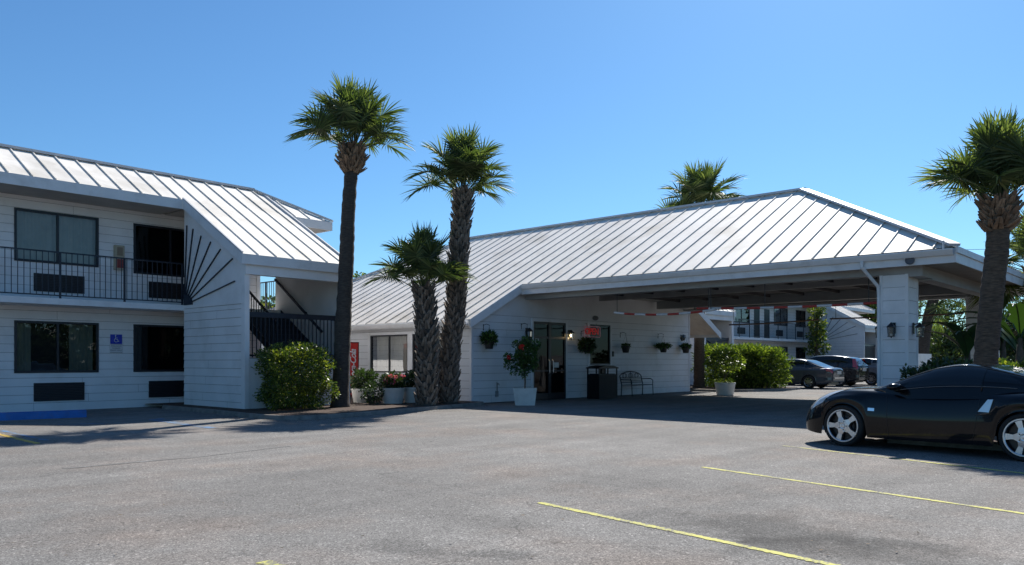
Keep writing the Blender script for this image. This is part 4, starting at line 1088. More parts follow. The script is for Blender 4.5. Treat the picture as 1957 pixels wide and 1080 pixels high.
# ---------------------------------------------------------------- palms
def make_palm(label, path, r0, r1, D, boots=(0, 1), nb=160, crown_r=1.5, seed=1, nl=36, skirt=None, tm='trunk', bm_='boot', group='cabbage palms around the office', upmin=27, bsize=1.0):
    """path: (px, py) points of the trunk axis from base to top in the plane at camera depth D (real metres follow)"""
    rnd = random.Random(seed)
    base = atD(*path[0], D); base.z = max(base.z, .0) if base.z > 0.3 else .06
    t = empty('palm_tree', base, 0, label, 'palm tree', group)
    P = [Vector((0, 0, 0))] + [atD(x, y, D) - base for x, y in path[1:]]
    P2 = smooth_path(P, 6) if len(P) > 2 else [P[0].lerp(P[1], i / 8) for i in range(9)]
    n = len(P2); H_ = P2[-1].z
    tr = MB(); pts = []; rr = []
    m = 60
    def axis(u):
        k = u * (n - 1); i = min(int(k), n - 2); return P2[i].lerp(P2[i + 1], k - i)
    for i in range(m + 1):
        u = i / m; w = r0 + (r1 - r0) * u
        if u < .06: w *= 1 + (.06 - u) * 3.2
        w *= 1 + .035 * math.sin(i * 2.1) + rnd.uniform(-.03, .03)
        pts.append(axis(u)); rr.append(w)
    tr.tube(pts, rr, 18); tr.build('trunk', M[tm], t, True)
    # old leaf bases, woven round the stem
    bo = MB()
    def boot(u, az, L, w, up, out, rad):
        c = axis(u); o = Vector((math.cos(az), math.sin(az), 0)); s = Vector((-o.y, o.x, 0)); z = Vector((0, 0, 1))
        p = c + o * rad * .86; lean = rnd.uniform(-.35, .35)
        d = (z * up + o * out + s * lean).normalized(); nn = s.cross(d).normalized()
        for sp in (-1, 1):  # split base: two prongs make the criss-cross
            q = p + s * sp * w * .35
            e = p + d * L + s * sp * w * .12; mid = q.lerp(e, .5) + o * .02
            a = [q - s * w * .3 - nn * .015, q + s * w * .3 - nn * .015, q + s * w * .24 + o * .04, q - s * w * .24 + o * .04]
            b = [mid - s * w * .22 - nn * .012, mid + s * w * .22 - nn * .012, mid + s * w * .2 + nn * .02, mid - s * w * .2 + nn * .02]
            cc = [e - s * w * .13, e + s * w * .13, e + s * w * .10 + nn * .015, e - s * w * .10 + nn * .015]
            i0 = len(bo.v); bo.v += [tuple(v) for v in a + b + cc]
            for lay in (0, 4):
                for j in range(4):
                    bo.f.append((i0 + lay + j, i0 + lay + (j + 1) % 4, i0 + lay + 4 + (j + 1) % 4, i0 + lay + 4 + j)); bo.m.append(bo.cur)
            bo.f.append((i0 + 8, i0 + 9, i0 + 10, i0 + 11)); bo.m.append(bo.cur)
    for i in range(nb):
        f = (i + .5) / nb; u = boots[0] + (boots[1] - boots[0]) * f; az = i * 2.39996
        rad = r0 + (r1 - r0) * u
        L = rnd.uniform(.20, .32) * bsize; boot(u, az, L, .15 * bsize, 1.0, rnd.uniform(.35, .75) + .25 * (f > .85), rad)
    if nb: bo.build('leaf_bases', M[bm_], t)
    if skirt:   # fresh flared boots right under the crown
        bo = MB(); u0, ns, flare = skirt
        for i in range(ns):
            f = i / ns; u = u0 + (1.0 - u0) * f; az = i * 2.39996; rad = r1 * (1.0 + flare * math.sin(math.pi * min(1, f * 1.15)) )
            boot(u, az, rnd.uniform(.16, .34), rnd.uniform(.10, .16), rnd.uniform(.6, 1.0), rnd.uniform(.5, 1.1), rad)
        bo.build('leaf_bases', M['bootred'], t)
    # crown of costapalmate fans
    cr = MB(); top = axis(1.0); k = crown_r / 1.5
    z = Vector((0, 0, 1))
    for i in range(nl):
        f = (i + .5) / nl; az = i * 2.39996 + rnd.uniform(-.25, .25); el = R(upmin + (84 - upmin) * f + rnd.uniform(-6, 6))
        o = Vector((math.cos(az), math.sin(az), 0))
        L1 = k * rnd.uniform(.78, 1.08)
        e0 = min(R(87), el + R(6)); d = (o * math.cos(e0) + z * math.sin(e0)).normalized()
        q = top + o * .05 + z * (-.18 + .3 * f); pp = [q]
        for s_ in range(5):
            q = q + d * L1 / 5; pp.append(q); d = (d - z * (.05 * math.cos(el) + .015)).normalized()
        cr.tube(pp, [.022 * k, .018 * k, .015 * k, .013 * k, .012 * k, .010 * k], 4, False)
        side = Vector((-o.y, o.x, 0)); side = (side + Vector((rnd.uniform(-.3, .3), rnd.uniform(-.3, .3), rnd.uniform(-.9, .9)))).normalized()
        side = (side - d * side.dot(d)).normalized(); nn = side.cross(d).normalized()
        if nn.z < 0: nn = -nn
        NS = 44; costa = .42 * k; dc = d.copy(); cq = q.copy(); cpts = [q.copy()]; dcs = [d.copy()]
        for s_ in range(4):
            dc = (dc - z * rnd.uniform(.12, .26)).normalized(); cq = cq + dc * costa / 4; cpts.append(cq.copy()); dcs.append(dc.copy())
        blade = k * rnd.uniform(.66, .84); fold = rnd.uniform(.15, .6)
        for j in range(NS):
            th = (j + .5) / NS * 2 - 1; an = th * R(158); a_ = abs(th)
            oi = (1 - a_) ** 1.2 * 4; i_ = min(int(oi), 3); orig = cpts[i_].lerp(cpts[i_ + 1], oi - i_); sd = dcs[i_].lerp(dcs[i_ + 1], oi - i_)
            dr = (sd * math.cos(an) + side * math.sin(an)).normalized()
            dr = (dr + nn * fold * abs(math.sin(an))).normalized()
            Ls = blade * (1 - .34 * a_ ** 2) * rnd.uniform(.88, 1.05)
            wv = dr.cross(nn); wv = wv.normalized() if wv.length > .05 else side
            wv = (wv + nn * (.5 if j % 2 else -.5)).normalized()
            droop = rnd.uniform(.05, .27)
            prof = ((0.0, .009), (.25, .024), (.5, .023), (.76, .013), (1.0, .0015))
            L_, R_ = [], []
            for tt, ww in prof:
                c = orig + dr * Ls * tt - z * droop * Ls * tt ** 2.6
                L_.append(c - wv * ww * k); R_.append(c + wv * ww * k)
            cr.grid([L_, R_])
    cr.build('crown', M['frond'], t)
    return t
make_palm('tallest palm with smooth dark trunk, beside the stair tower and round bush', [(650, 777), (655, 640), (662, 500), (666, 400), (675, 284)], .235, .17, 21.8, boots=(.80, .82), nb=0, crown_r=1.42, seed=11, nl=36, skirt=(.88, 120, .75))
make_palm('leaning rough-barked palm rising in front of the office roof', [(857, 772), (858, 690), (872, 590), (878, 480), (886, 370)], .25, .22, 23.4, boots=(.01, 1.0), nb=420, crown_r=1.4, seed=5, nl=35)
make_palm('short stout palm with criss-cross bark between two taller palms', [(815, 775), (817, 700), (814, 620), (810, 552)], .265, .235, 22.4, boots=(.01, 1.0), nb=210, crown_r=1.32, seed=8, nl=28, upmin=28)
make_palm('palm rising from behind the office roof beyond the ridge', [(1336, 741), (1337, 600), (1343, 412)], .26, .21, 37.8, boots=(.9, 1.0), nb=20, crown_r=2.0, seed=14, nl=46, tm='trunklit', upmin=-10)
make_palm('large palm at the right edge towering over the black coupe', [(1879, 835), (1884, 690), (1896, 560), (1906, 470), (1909, 388)], .205, .185, 14.5, boots=(.72, .74), nb=0, crown_r=1.22, seed=21, nl=38, skirt=(.82, 80, .10), tm='trunklit', upmin=38)
make_palm('half-cropped palm farther away behind the right-hand palm', [(1985, 790), (1982, 600), (1975, 520)], .2, .18, 24, boots=(.9, 1), nb=12, crown_r=1.5, seed=23, nl=34, upmin=-30)
make_palm('distant palm seen through the gap right of the near pillar', [(1762, 730), (1768, 640), (1784, 572), (1790, 566)], .26, .22, 38, boots=(.9, 1), nb=12, crown_r=1.5, seed=25, nl=26, upmin=-35)

# ---------------------------------------------------------------- shrubs, hedge, trees
def shrub(label, c, rad, n, size, m, seed, cat='shrub', name='shrub', box=True, aspect=.45, shell=.75, group=None, sprigs=0):
    t = empty(name, (c[0], c[1], 0.0), 0, label, cat, group)
    l = MB(); zc_ = c[2] + rad[2] * .98
    foliage(l, (0, 0, zc_), rad, n, size, seed, aspect=aspect, box=box, shell=shell)
    rnd = random.Random(seed)
    for k in range(sprigs):
        a = rnd.uniform(0, 6.28); q = rnd.random() ** .5; p = (math.cos(a) * rad[0] * .85 * q, math.sin(a) * rad[1] * .85 * q, zc_ + rad[2] * (1.0 - .25 * q * q))
        foliage(l, p, (.12 + size * .4, .12 + size * .4, .16 + size * .4), 45, size, seed + k, aspect=aspect, up=.8)
    l.build('leaves', M[m], t)
    s = MB()
    for k in range(9):
        a = rnd.uniform(0, 6.28); s.tube([(math.cos(a) * rad[0] * .2, math.sin(a) * rad[1] * .2, 0), (math.cos(a) * rad[0] * .6, math.sin(a) * rad[1] * .6, rad[2] * 1.3)], [.02, .008], 5)
    s.build('stems', M['bark'], t)
    return t
b = onz(547, 785, .1)
bc = b + Vector((FW[0], FW[1], 0)) * .9
shrub('large rounded green bush in front of the stair tower', (bc.x, bc.y, .12), (.96, .92, .80), 13500, .085, 'bush', 71, sprigs=26)
b = onz(640, 772, .1); shrub('thin pale weedy shrub at the foot of the tallest palm', (b.x + .1, b.y + .2, .1), (.28, .24, .42), 420, .08, 'bush', 72, box=False, aspect=.35)
b = onz(712, 772, .1); shrub('loose dark shrub between the two left planters', (b.x, b.y, .1), (.34, .3, .34), 650, .09, 'darkleaf', 73, box=False)
b = onz(825, 771, .1); shrub('low grassy tuft at the foot of the short palm', (b.x - .3, b.y - .1, .09), (.22, .2, .14), 200, .14, 'bush', 74, box=False, aspect=.12)
# hedge of tall oleander-like bushes
for k, (px, D, rx, h_, lab) in enumerate(((1374, 38.0, .95, .93, 'leftmost bush of the tall green hedge behind the grey planter'), (1408, 37.0, 1.0, .91, 'second bush from the left in the tall hedge'), (1436, 36.9, .90, .92, 'third bush of the tall hedge with long upright shoots'), (1464, 36.9, .74, .86, 'rightmost bush of the hedge beside the grey saloon'))):
    c = atD(px, 700, D + .6)
    shrub(lab, (c.x, c.y, .08), (rx, 1.1, h_), 3400, .22, 'hedge', 80 + k, cat='hedge bush', name='hedge_bush', group='bushes of the hedge by the far cars', aspect=.24, sprigs=22)
# dark shrubs behind the coupe, right of the pillar
for k, (px, D, rx, rz_, m_, lab) in enumerate(((1778, 17.2, .62, .62, 'darkleaf', 'dark broad-leaved shrub just right of the near pillar'), (1832, 17.0, .75, .66, 'darkleaf', 'dark broad-leaved shrub left of the big right palm trunk'), (1938, 16.2, .65, .66, 'bush', 'green shrub at the right edge beyond the palm trunk'))):
    c = atD(px, 700, D); shrub(lab, (c.x, c.y, .08), (rx, .6, rz_), 3000, .12, m_, 90 + k, group='shrubs in the bed beside the canopy')
c = atD(1945, 700, 14.2); shrub('red-leaved ground plant at the right edge behind the coupe', (c.x, c.y, .08), (.5, .4, .53), 1200, .11, 'redleaf', 95, aspect=.3, shell=.5)
# spiky yucca by the pillar foot
c = atD(1716, 742, 17.6); t = empty('spiky_plant', (c.x, c.y, .08), 0, 'small spiky yucca at the foot of the near pillar', 'plant')
sm = MB(); rnd = random.Random(4)
for k in range(26):
    a = rnd.uniform(0, 6.28); e = rnd.uniform(.25, 1.3); L = rnd.uniform(.5, .72); d = Vector((math.cos(a) * math.cos(e), math.sin(a) * math.cos(e), math.sin(e))); s_ = Vector((-math.sin(a), math.cos(a), 0)) * .018
    p0 = Vector((0, 0, .12)); sm.grid([[p0 - s_, p0 + d * L * .5 - s_, p0 + d * L - s_ * .1], [p0 + s_, p0 + d * L * .5 + s_, p0 + d * L + s_ * .1]])
sm.tube([(0, 0, 0), (0, 0, .16)], .06, 8); sm.build('leaves', M['darkleaf'], t)

# banana clumps
def banana(label, px, D, h, n, seed, spread=1.0, tilt=None):
    c = atD(px, 700, D); t = empty('banana_plant', (c.x, c.y, .05), 0, label, 'banana plant', 'banana plants beside the canopy')
    rnd = random.Random(seed); st = MB(); st.tube([(0, 0, 0), (.02, .02, h * .5), (0, 0, h * .75)], [.11, .09, .05], 10); st.build('stem', M['bush'] if False else M['bark'], t)
    for k in range(n):
        a = k * 2.4 + rnd.uniform(-.3, .3); o = Vector((math.cos(a), math.sin(a), 0)); s = Vector((-o.y, o.x, 0)); d = (o * .55 + Vector((0, 0, 1))).normalized(); q = Vector((0, 0, h * rnd.uniform(.55, .75))); L = rnd.uniform(1.3, 1.9) * spread
        rows = [[], [], []]; N_ = 12; m = MB(); mid = [q.copy()]
        for i in range(N_ + 1):
            u = i / N_; w = .19 * spread * math.sin(math.pi * min(1, max(0, (u - .12) / .88)) ** .75) if u > .12 else .012
            jag = 1 + rnd.uniform(-.3, .3)
            rows[0].append(q - s * w * jag + Vector((0, 0, .10 * w))); rows[1].append(q - Vector((0, 0, .05 * w))); rows[2].append(q + s * w / jag + Vector((0, 0, .10 * w)))
            q = q + d * L / N_; mid.append(q.copy()); d = (d + Vector((0, 0, -.14))).normalized()
        m.grid(rows); m.tube(mid, .015, 4, False); m.build('leaf', M['banana'], t, True)
banana('banana plant with torn arching leaves left of the right-hand palm trunk', 1850, 21.0, 2.2, 7, 3)
banana('banana plant with bright leaves at the right edge of the picture', 1950, 17.5, 2.4, 8, 6)
banana('second banana plant farther back near the right edge', 1918, 22.5, 2.6, 8, 9)

def tree(label, px, D, h, rad, n, size, m, seed, pine=False, base=None, group='trees beyond the motel'):
    c = atD(px, 700, D); t = empty('tree', (c.x, c.y, 0), 0, label, 'tree', group); rnd = random.Random(seed)
    tr = MB(); tr.tube([(0, 0, 0), (.1, .1, h * .45), (0, 0, h * .8)], [h * .03, h * .02, h * .008], 8); l = MB(); nc = 16
    for k in range(nc):
        a = k * 2.4; f = k / nc; z = h * (.32 + .62 * f); rr = rad * (1 - .55 * f) * rnd.uniform(.55, 1)
        p = Vector((math.cos(a) * rr * .75, math.sin(a) * rr * .75, z)); s_ = rad * rnd.uniform(.30, .5)
        tr.tube([(0, 0, z * .75), p], [h * .008, h * .003], 5, False)
        foliage(l, p, (s_, s_, s_ * (.45 if pine else .7)), n // nc, size, seed * 50 + k, aspect=.18 if pine else .5, shell=.5)
    tr.build('trunk', M['bark'], t); l.build('crown', M[m], t)
tree('feathery dark pine in the gap between the near pillar and the palm', 1808, 46, 5.4, 1.8, 1700, .42, 'tree', 3, True)
tree('low rounded tree behind the gap right of the near pillar', 1765, 58, 3.9, 2.4, 2400, .38, 'darkleaf', 4)
tree('bushy tree beyond the shrubs left of the right-hand palm', 1835, 44, 2.9, 2.2, 2600, .30, 'tree', 5)
tree('tall green tree showing beyond the far sunburst wall', 1655, 82, 9.6, 4.2, 5000, .5, 'bush', 6)
tree('second tall tree beyond the far roof left of the near pillar', 1695, 90, 9.0, 4.2, 4200, .5, 'tree', 7)
tree('dark tree at the right edge far beyond the banana leaves', 1930, 48, 4.0, 2.6, 2800, .35, 'darkleaf', 8)
tree('distant tree at the far right edge', 1990, 60, 6.0, 3.6, 3200, .45, 'tree', 12)
tree('small tree top peeking above the office roof by the tall palm', 682, 62, 8.6, 1.7, 1600, .3, 'bush', 9)
tree('leafy tree seen through the stair tower opening', 514, 46, 5.0, 2.2, 3600, .3, 'bush', 10)
tree('narrow tree standing in front of the far balcony', 1562, 60, 6.0, .95, 1600, .25, 'bush', 11)
# dark wood on the far side of the street, behind the viewer; the window panes mirror it
wd = MB()
for k in range(60):
    rnd = random.Random(500 + k); a = R(252 + k * 1.45); Dd = rnd.uniform(46, 62); c = (math.cos(a) * Dd, math.sin(a) * Dd)
    hh_ = rnd.uniform(3.0, 6.5); foliage(wd, (c[0], c[1], hh_ * .5), (4.2, 4.2, hh_ * .6), 380, 1.1, 700 + k, shell=.4)
tag(wd.build('woodland', M['darkleaf']), 'dark wood across the street that the motel windows mirror', 'woodland', kind='stuff')

# low white wall and parked white van shape beyond the hedge gap are kept as one low garden wall
c = atD(1762, 690, 30)
tag(MB().box(-.9, .9, -.1, .1, 0, 1.62).build('garden_wall', M['trim'], None, loc=(c.x, c.y, 0)), 'short white wall end just right of the near pillar behind the shrubs', 'wall')

def wire(label, a, b, sag):
    n = 24; t = (a + b) / 2; m = MB(); m.tube([a.lerp(b, i / n) - Vector((0, 0, sag * 4 * (i / n) * (1 - i / n))) - t for i in range(n + 1)], .016, 5)
    tag(m.build('power_line', M['black'], None, loc=t), label, 'power line', 'overhead wires at the right')
wire('upper overhead wire running off the canopy corner to the right', atD(1700, 478, 60), atD(2300, 452, 60), .3)
wire('lower overhead wire crossing behind the right-hand palm', atD(1600, 575, 70), atD(2300, 560, 70), .3)
wire('lowest overhead wire seen between pillar and palm', atD(1600, 590, 72), atD(2300, 574, 72), .3)

# wind-blown leaf litter and grit on the lot and round the beds
lm = MB(); rnd = random.Random(77)
for i in range(900):
    if i < 500:
        k = rnd.choice(cs[3:]); p = Vector((k.x, k.y)) + Vector((rnd.gauss(-.15, .35), rnd.gauss(-.2, .4)))
    elif i < 640: q = onz(rnd.uniform(20, 1940), rnd.uniform(790, 1075)); p = Vector((q.x, q.y))
    else: p = Vector((rnd.uniform(10, 17), rnd.uniform(16.4, 19)))
    z = .012 if i < 640 else .108; a = rnd.uniform(0, 6.28); L = rnd.uniform(.012, .045) * (.6 if 500 <= i < 640 else 1); d = Vector((math.cos(a), math.sin(a), rnd.uniform(-.15, .15))) * L; s_ = Vector((-math.sin(a), math.cos(a), rnd.uniform(-.2, .2))) * L * .4
    c = Vector((p.x, p.y, z)); lm.face([c - d, c + s_, c + d, c - s_])
tag(lm.build('leaf_litter', mat('dry_leaf', (.12, .085, .05), .9, island=.6)), 'small dry leaves scattered along the kerb and over the lot', 'leaf litter', kind='stuff')
# ---------------------------------------------------------------- cars
def interp(keys, a):
    if a <= keys[0][0]: return keys[0][1]
    if a >= keys[-1][0]: return keys[-1][1]
    for i in range(len(keys) - 1):
        if keys[i][0] <= a <= keys[i + 1][0]:
            x0, y0 = keys[i]; x1, y1 = keys[i + 1]
            m = lambda j: 0 if j < 0 or j >= len(keys) - 1 else (keys[j + 1][1] - keys[j][1]) / (keys[j + 1][0] - keys[j][0])
            def tan(j):
                p, q = m(j - 1), m(j)
                if j == 0: return q
                if j == len(keys) - 1: return p
                return 0 if p * q <= 0 else 2 * p * q / (p + q)
            h_ = x1 - x0; t = (a - x0) / h_; t0, t1 = tan(i), tan(i + 1)
            return (2 * t ** 3 - 3 * t * t + 1) * y0 + (t ** 3 - 2 * t * t + t) * h_ * t0 + (-2 * t ** 3 + 3 * t * t) * y1 + (t ** 3 - t * t) * h_ * t1
def catm(pts, n):
    out = []
    for i in range(len(pts) - 1):
        a = pts[max(i - 1, 0)]; b = pts[i]; c = pts[i + 1]; d = pts[min(i + 2, len(pts) - 1)]
        for k in range(n):
            t = k / n; out.append(tuple(.5 * (2 * b[j] + (c[j] - a[j]) * t + (2 * a[j] - 5 * b[j] + 4 * c[j] - d[j]) * t * t + (3 * b[j] - a[j] - 3 * c[j] + d[j]) * t ** 3) for j in range(2)))
    out.append(tuple(pts[-1])); return out

def make_wheel(parent, pos, R_, rr, w, side, style, name='wheel'):
    wr = bpy.data.objects.new(name, None); col.objects.link(wr); wr.parent = parent; wr.location = pos; wr.empty_display_size = .1
    Mx = Matrix.Rotation(R(90) * side, 4, 'Y')   # local z -> outward
    t = MB(); t.lathe([(rr, -w / 2 + .01), (R_ * .93, -w / 2), (R_, -w / 2 + .03), (R_, w / 2 - .03), (R_ * .94, w / 2), (rr + .005, w / 2 - .006), (rr, w / 2 - .03)], 40, Mx)
    t.build('tyre', M['tyre'], wr, True)
    r = MB(); z = w / 2
    r.lathe([(rr + .004, z - .008), (rr - .002, z + .004), (rr - .016, z + .004), (rr - .024, z - .004), (rr - .028, z - .02)], 40, Mx)
    r.cur = 1; r.lathe([(rr - .028, z - .02), (rr - .034, z - .10), (0, z - .11)], 40, Mx); r.lathe([(rr * .62, z - .09), (rr * .62, z - .08), (0.0, z - .08)], 30, Mx); r.cur = 0
    n = {'star': 5, 'seven': 7, 'multi': 10}[style]
    for k in range(n):
        a = 2 * math.pi * k / n + (math.pi / 2 if style == 'star' else .2)
        d = Vector((math.cos(a), math.sin(a), 0)); s = Vector((-d.y, d.x, 0))
        if style == 'star': prof = ((.030, .066, -.015), (.080, .056, -.006), (.135, .031, -.012), (rr - .024, .044, -.012))
        elif style == 'seven': prof = ((.03, .045, -.012), (.09, .034, -.004), (rr * .7, .032, -.012), (rr - .02, .042, -.02))
        else: prof = ((.03, .022, -.012), (.09, .014, -.006), (rr * .7, .012, -.014), (rr - .02, .016, -.02))
        f1, f2, b1, b2 = [], [], [], []
        for u, ww, dz in prof:
            c = d * u + Vector((0, 0, z + dz)); f1.append(Mx @ (c - s * ww)); f2.append(Mx @ (c + s * ww))
            b1.append(Mx @ (c - s * ww * 1.1 - Vector((0, 0, .045)))); b2.append(Mx @ (c + s * ww * 1.1 - Vector((0, 0, .045))))
        r.grid([b1, f1, f2, b2])
    r.lathe([(.085, z - .02), (.080, z - .004), (.052, z - .002), (.048, z - .016), (.034, z - .016), (.030, z - .004), (0, z - .002)], 24, Mx)
    r.cur = 1
    for k in range(5):
        a = 2 * math.pi * k / 5 + .9; r.lathe([(.009, z + .003), (0, z + .003)], 8, Mx @ Matrix.Translation((.066 * math.cos(a), .066 * math.sin(a), 0)))
    r.build('rim', [M['chromerim' if style == 'star' else 'alloy'], M['black']], wr, False)
    return wr
M['chromerim'] = mat('polished_rim', (.66, .66, .68), .36, metal=1, var=.06, vscale=9)

def make_car(S, loc, rz, label, group):
    """S: key curves along the length a (front 0 .. L); local +Y is forward, -X the left side"""
    t = empty(S['name'], loc, rz, label, 'car', group)
    L = S['L']; paint = S['paint']; XF, XB = S['wheels']; RA = S['arch']; ZC = S['R']
    yo = lambda a: L / 2 - a
    bot = lambda a: interp(S['bot'], a)
    def low(a):
        z = bot(a)
        for xc in (XF, XB):
            dd = RA * RA - (a - xc) ** 2
            if dd > 0: z = max(z, ZC + math.sqrt(dd))
        return z
    def flare(a):
        v = 0
        for xc, am in ((XF, S['flare'][0]), (XB, S['flare'][1])):
            v += am * math.exp(-((a - xc) / .46) ** 2)
        return v
    def body_sec(a):
        hw = interp(S['hw'], a); top = interp(S['top'], a); sh = interp(S['sh'], a); zl = low(a); fl = flare(a); b0 = bot(a)
        zz = lambda f: zl + (sh - zl) * f
        lip = 0.012 if zl > b0 + .01 else 0
        pts = [(0, top), (hw * .45, top - .008), (hw * .74, top - .012 - S.get('crown', .03) * .6), (hw * (.90 if S['slab'] else .86) + fl * .5, top - (top - sh) * .5), (hw * (.985 if S['slab'] else .935) + fl * .8, sh - .005), (hw * (1 if S['slab'] else .98) + fl, zz(.74)), (hw * (.992 if S['slab'] else 1.002) + fl, zz(.46)), (hw * (1.0 if S.get('slab') else .985) + fl, zz(.16) ), (hw * .975 + fl + lip, zl), ]
        return catm(pts, 4)
    st = set()
    k = 0
    while k <= L * 22: st.add(round(min(L, k / 22), 4)); k += 1
    for xc in (XF, XB):
        e = math.sqrt(max(0, RA * RA - (bot(xc) - ZC) ** 2))
        for q in (-1, 1):
            for dd in (.0, .004, .012, .025): st.add(round(xc + q * (e - dd), 4))
            st.add(round(xc + q * (e + .004), 4))
    st.add(.012); st.add(.03); st.add(L - .012); st.add(L - .03)
    st = sorted(s_ for s_ in st if 0 <= s_ <= L)
    b = MB()
    secs = [body_sec(a) for a in st]
    for sg in (-1, 1):
        rows = [[(sg * y, yo(a), z) for y, z in s_] for a, s_ in zip(st, secs)]
        b.grid(rows, flip=(sg == 1))
    for a, s_, fl in ((0, secs[0], 0), (L, secs[-1], 1)):
        rows = [[(y * q, yo(a), z) for y, z in s_] for q in (-1, 0, 1)]
        b.grid(rows, flip=bool(fl))
    # cabin
    C = S['cabin']; a0, a1 = C['a0'], C['a1']
    def cab(a, s):
        rf = interp(C['roof'], a); bz = interp(S['top'], a) - .012 if s < 0 else interp(C['belt'], a); hb = interp(C['hb'], a); h_ = max(rf - bz, .001); hm = C['hmax']
        e = hb - C['tumble'] * min(1, h_ / hm)
        pts = [(hb + .012, bz - .13), (hb - (hb - e) * .30, bz + h_ * .33), (hb - (hb - e) * .68, bz + h_ * .66), (e - .015, bz + h_ * .88), (e * .84, bz + h_ * .975), (e * .45, rf - .002), (0, rf)]
        x = s * (len(pts) - 1); i = min(int(x), len(pts) - 2); tt = x - i
        A = pts[max(i - 1, 0)]; B = pts[i]; Cc = pts[i + 1]; D = pts[min(i + 2, len(pts) - 1)]
        y, z = (.5 * (2 * B[j] + (Cc[j] - A[j]) * tt + (2 * A[j] - 5 * B[j] + 4 * Cc[j] - D[j]) * tt * tt + (3 * B[j] - A[j] - 3 * Cc[j] + D[j]) * tt ** 3) for j in range(2))
        return y, z
    N_ = 64; ast = [a0 + (a1 - a0) * i / N_ for i in range(N_ + 1)]
    for sg in (-1, 1):
        b.grid([[(sg * cab(a, j / 24)[0], yo(a), cab(a, j / 24)[1]) for j in range(25)] for a in ast], flip=(sg == 1))
    body = b.build('body', paint, t, True)
    # glass patches: (name, a-range function of s) sampled over the cabin surface
    def patch(name, alo, ahi, s0, s1, both=True, mt='carglass', off=.004, na=24, ns=10, sides=(-1, 1), parent=None, full=False):
        for sg in sides:
            rows = []
            for i in range(ns + 1):
                s = s0 + (s1 - s0) * i / ns; A_, B_ = alo(i / ns), ahi(i / ns); row = []
                for j in range(na + 1):
                    a = A_ + (B_ - A_) * j / na; y, z = cab(a, s)
                    y2, z2 = cab(a, min(1, s + .02)); nx, nz = (z2 - z), -(y2 - y); l = math.hypot(nx, nz) or 1
                    row.append((sg * (y + off * nx / l), yo(a), z + off * nz / l + off * .4))
                rows.append(row)
            if full and sg == 1: continue
            m = MB(); m.grid(rows, flip=(sg == -1))
            if full: m.grid([[(-p[0], p[1], p[2]) for p in r_] for r_ in rows], flip=(sg == 1))
            m.build(name, M[mt], parent or t, True)
    for w in C['side']:
        patch('side_window', w[0], w[1], w[2], w[3], mt=C.get('gm', 'carglass'))
    for w in C['screens']:
        patch(w[0], w[1], w[2], w[3], 1.0, mt='carglass', full=True)
    # patches on the lower body
    def bpatch(name, aa, ff, m_, off=.005, sides=(-1, 1), parent=None, na=16, nf=8):
        """aa(u) -> (a0, a1) over v in 0..1; ff = (i0, i1) section index range"""
        for sg in sides:
            rows = []
            for i in range(nf + 1):
                v = i / nf; A_, B_ = aa(v); row = []
                for j in range(na + 1):
                    a = A_ + (B_ - A_) * j / na; sec = body_sec(a); x = ff[0] + (ff[1] - ff[0]) * v; k_ = min(int(x), len(sec) - 2); tt = x - k_
                    y = sec[k_][0] + (sec[k_ + 1][0] - sec[k_][0]) * tt; z = sec[k_][1] + (sec[k_ + 1][1] - sec[k_][1]) * tt
                    dy = sec[k_ + 1][0] - sec[k_][0]; dz = sec[k_ + 1][1] - sec[k_][1]; l = math.hypot(dy, dz) or 1
                    row.append((sg * (y - off * dz / l), yo(a), z + off * dy / l))
                rows.append(row)
            m = MB(); m.grid(rows, flip=(sg == 1)); m.build(name, m_, parent or t, True)
    S['extra'](t, bpatch, cab, body_sec, yo, L)
    # dark wheel housings and floor
    d = MB(); hwm = interp(S['hw'], L / 2)
    d.box(-hwm * .72, hwm * .72, yo(L - .25), yo(.25), bot(L / 2) - .01, .42)
    for xc in (XF, XB):
        for sg in (-1, 1):
            d.lathe([(RA + .006, -.16), (RA + .006, .14), ], 32, Matrix.Translation((sg * (hwm - .17), yo(xc), ZC)) @ Matrix.Rotation(R(90) * sg, 4, 'Y'))
            d.lathe([(RA + .006, -.16), (0, -.16)], 32, Matrix.Translation((sg * (hwm - .17), yo(xc), ZC)) @ Matrix.Rotation(R(90) * sg, 4, 'Y'))
    # keep the housings above the sill
    d2 = MB()
    for f, mm in zip(d.f, d.m):
        if all(d.v[i][2] > .17 for i in f): d2.face([d.v[i] for i in f])
    d2.build('underbody', M['black'], t)
    for xc in (XF, XB):
        for sg in (-1, 1):
            make_wheel(t, (sg * (S['track']), yo(xc), S['R']), S['R'], S['rim'], S['ww'], sg, S['style'])
    return t

def carpaint(name, c, rough=.25, flake=.0, metal=.0, coat=.9):
    return mat(name, c, rough, metal=metal, spec=.10, coat=coat, var=.06, vscale=3)
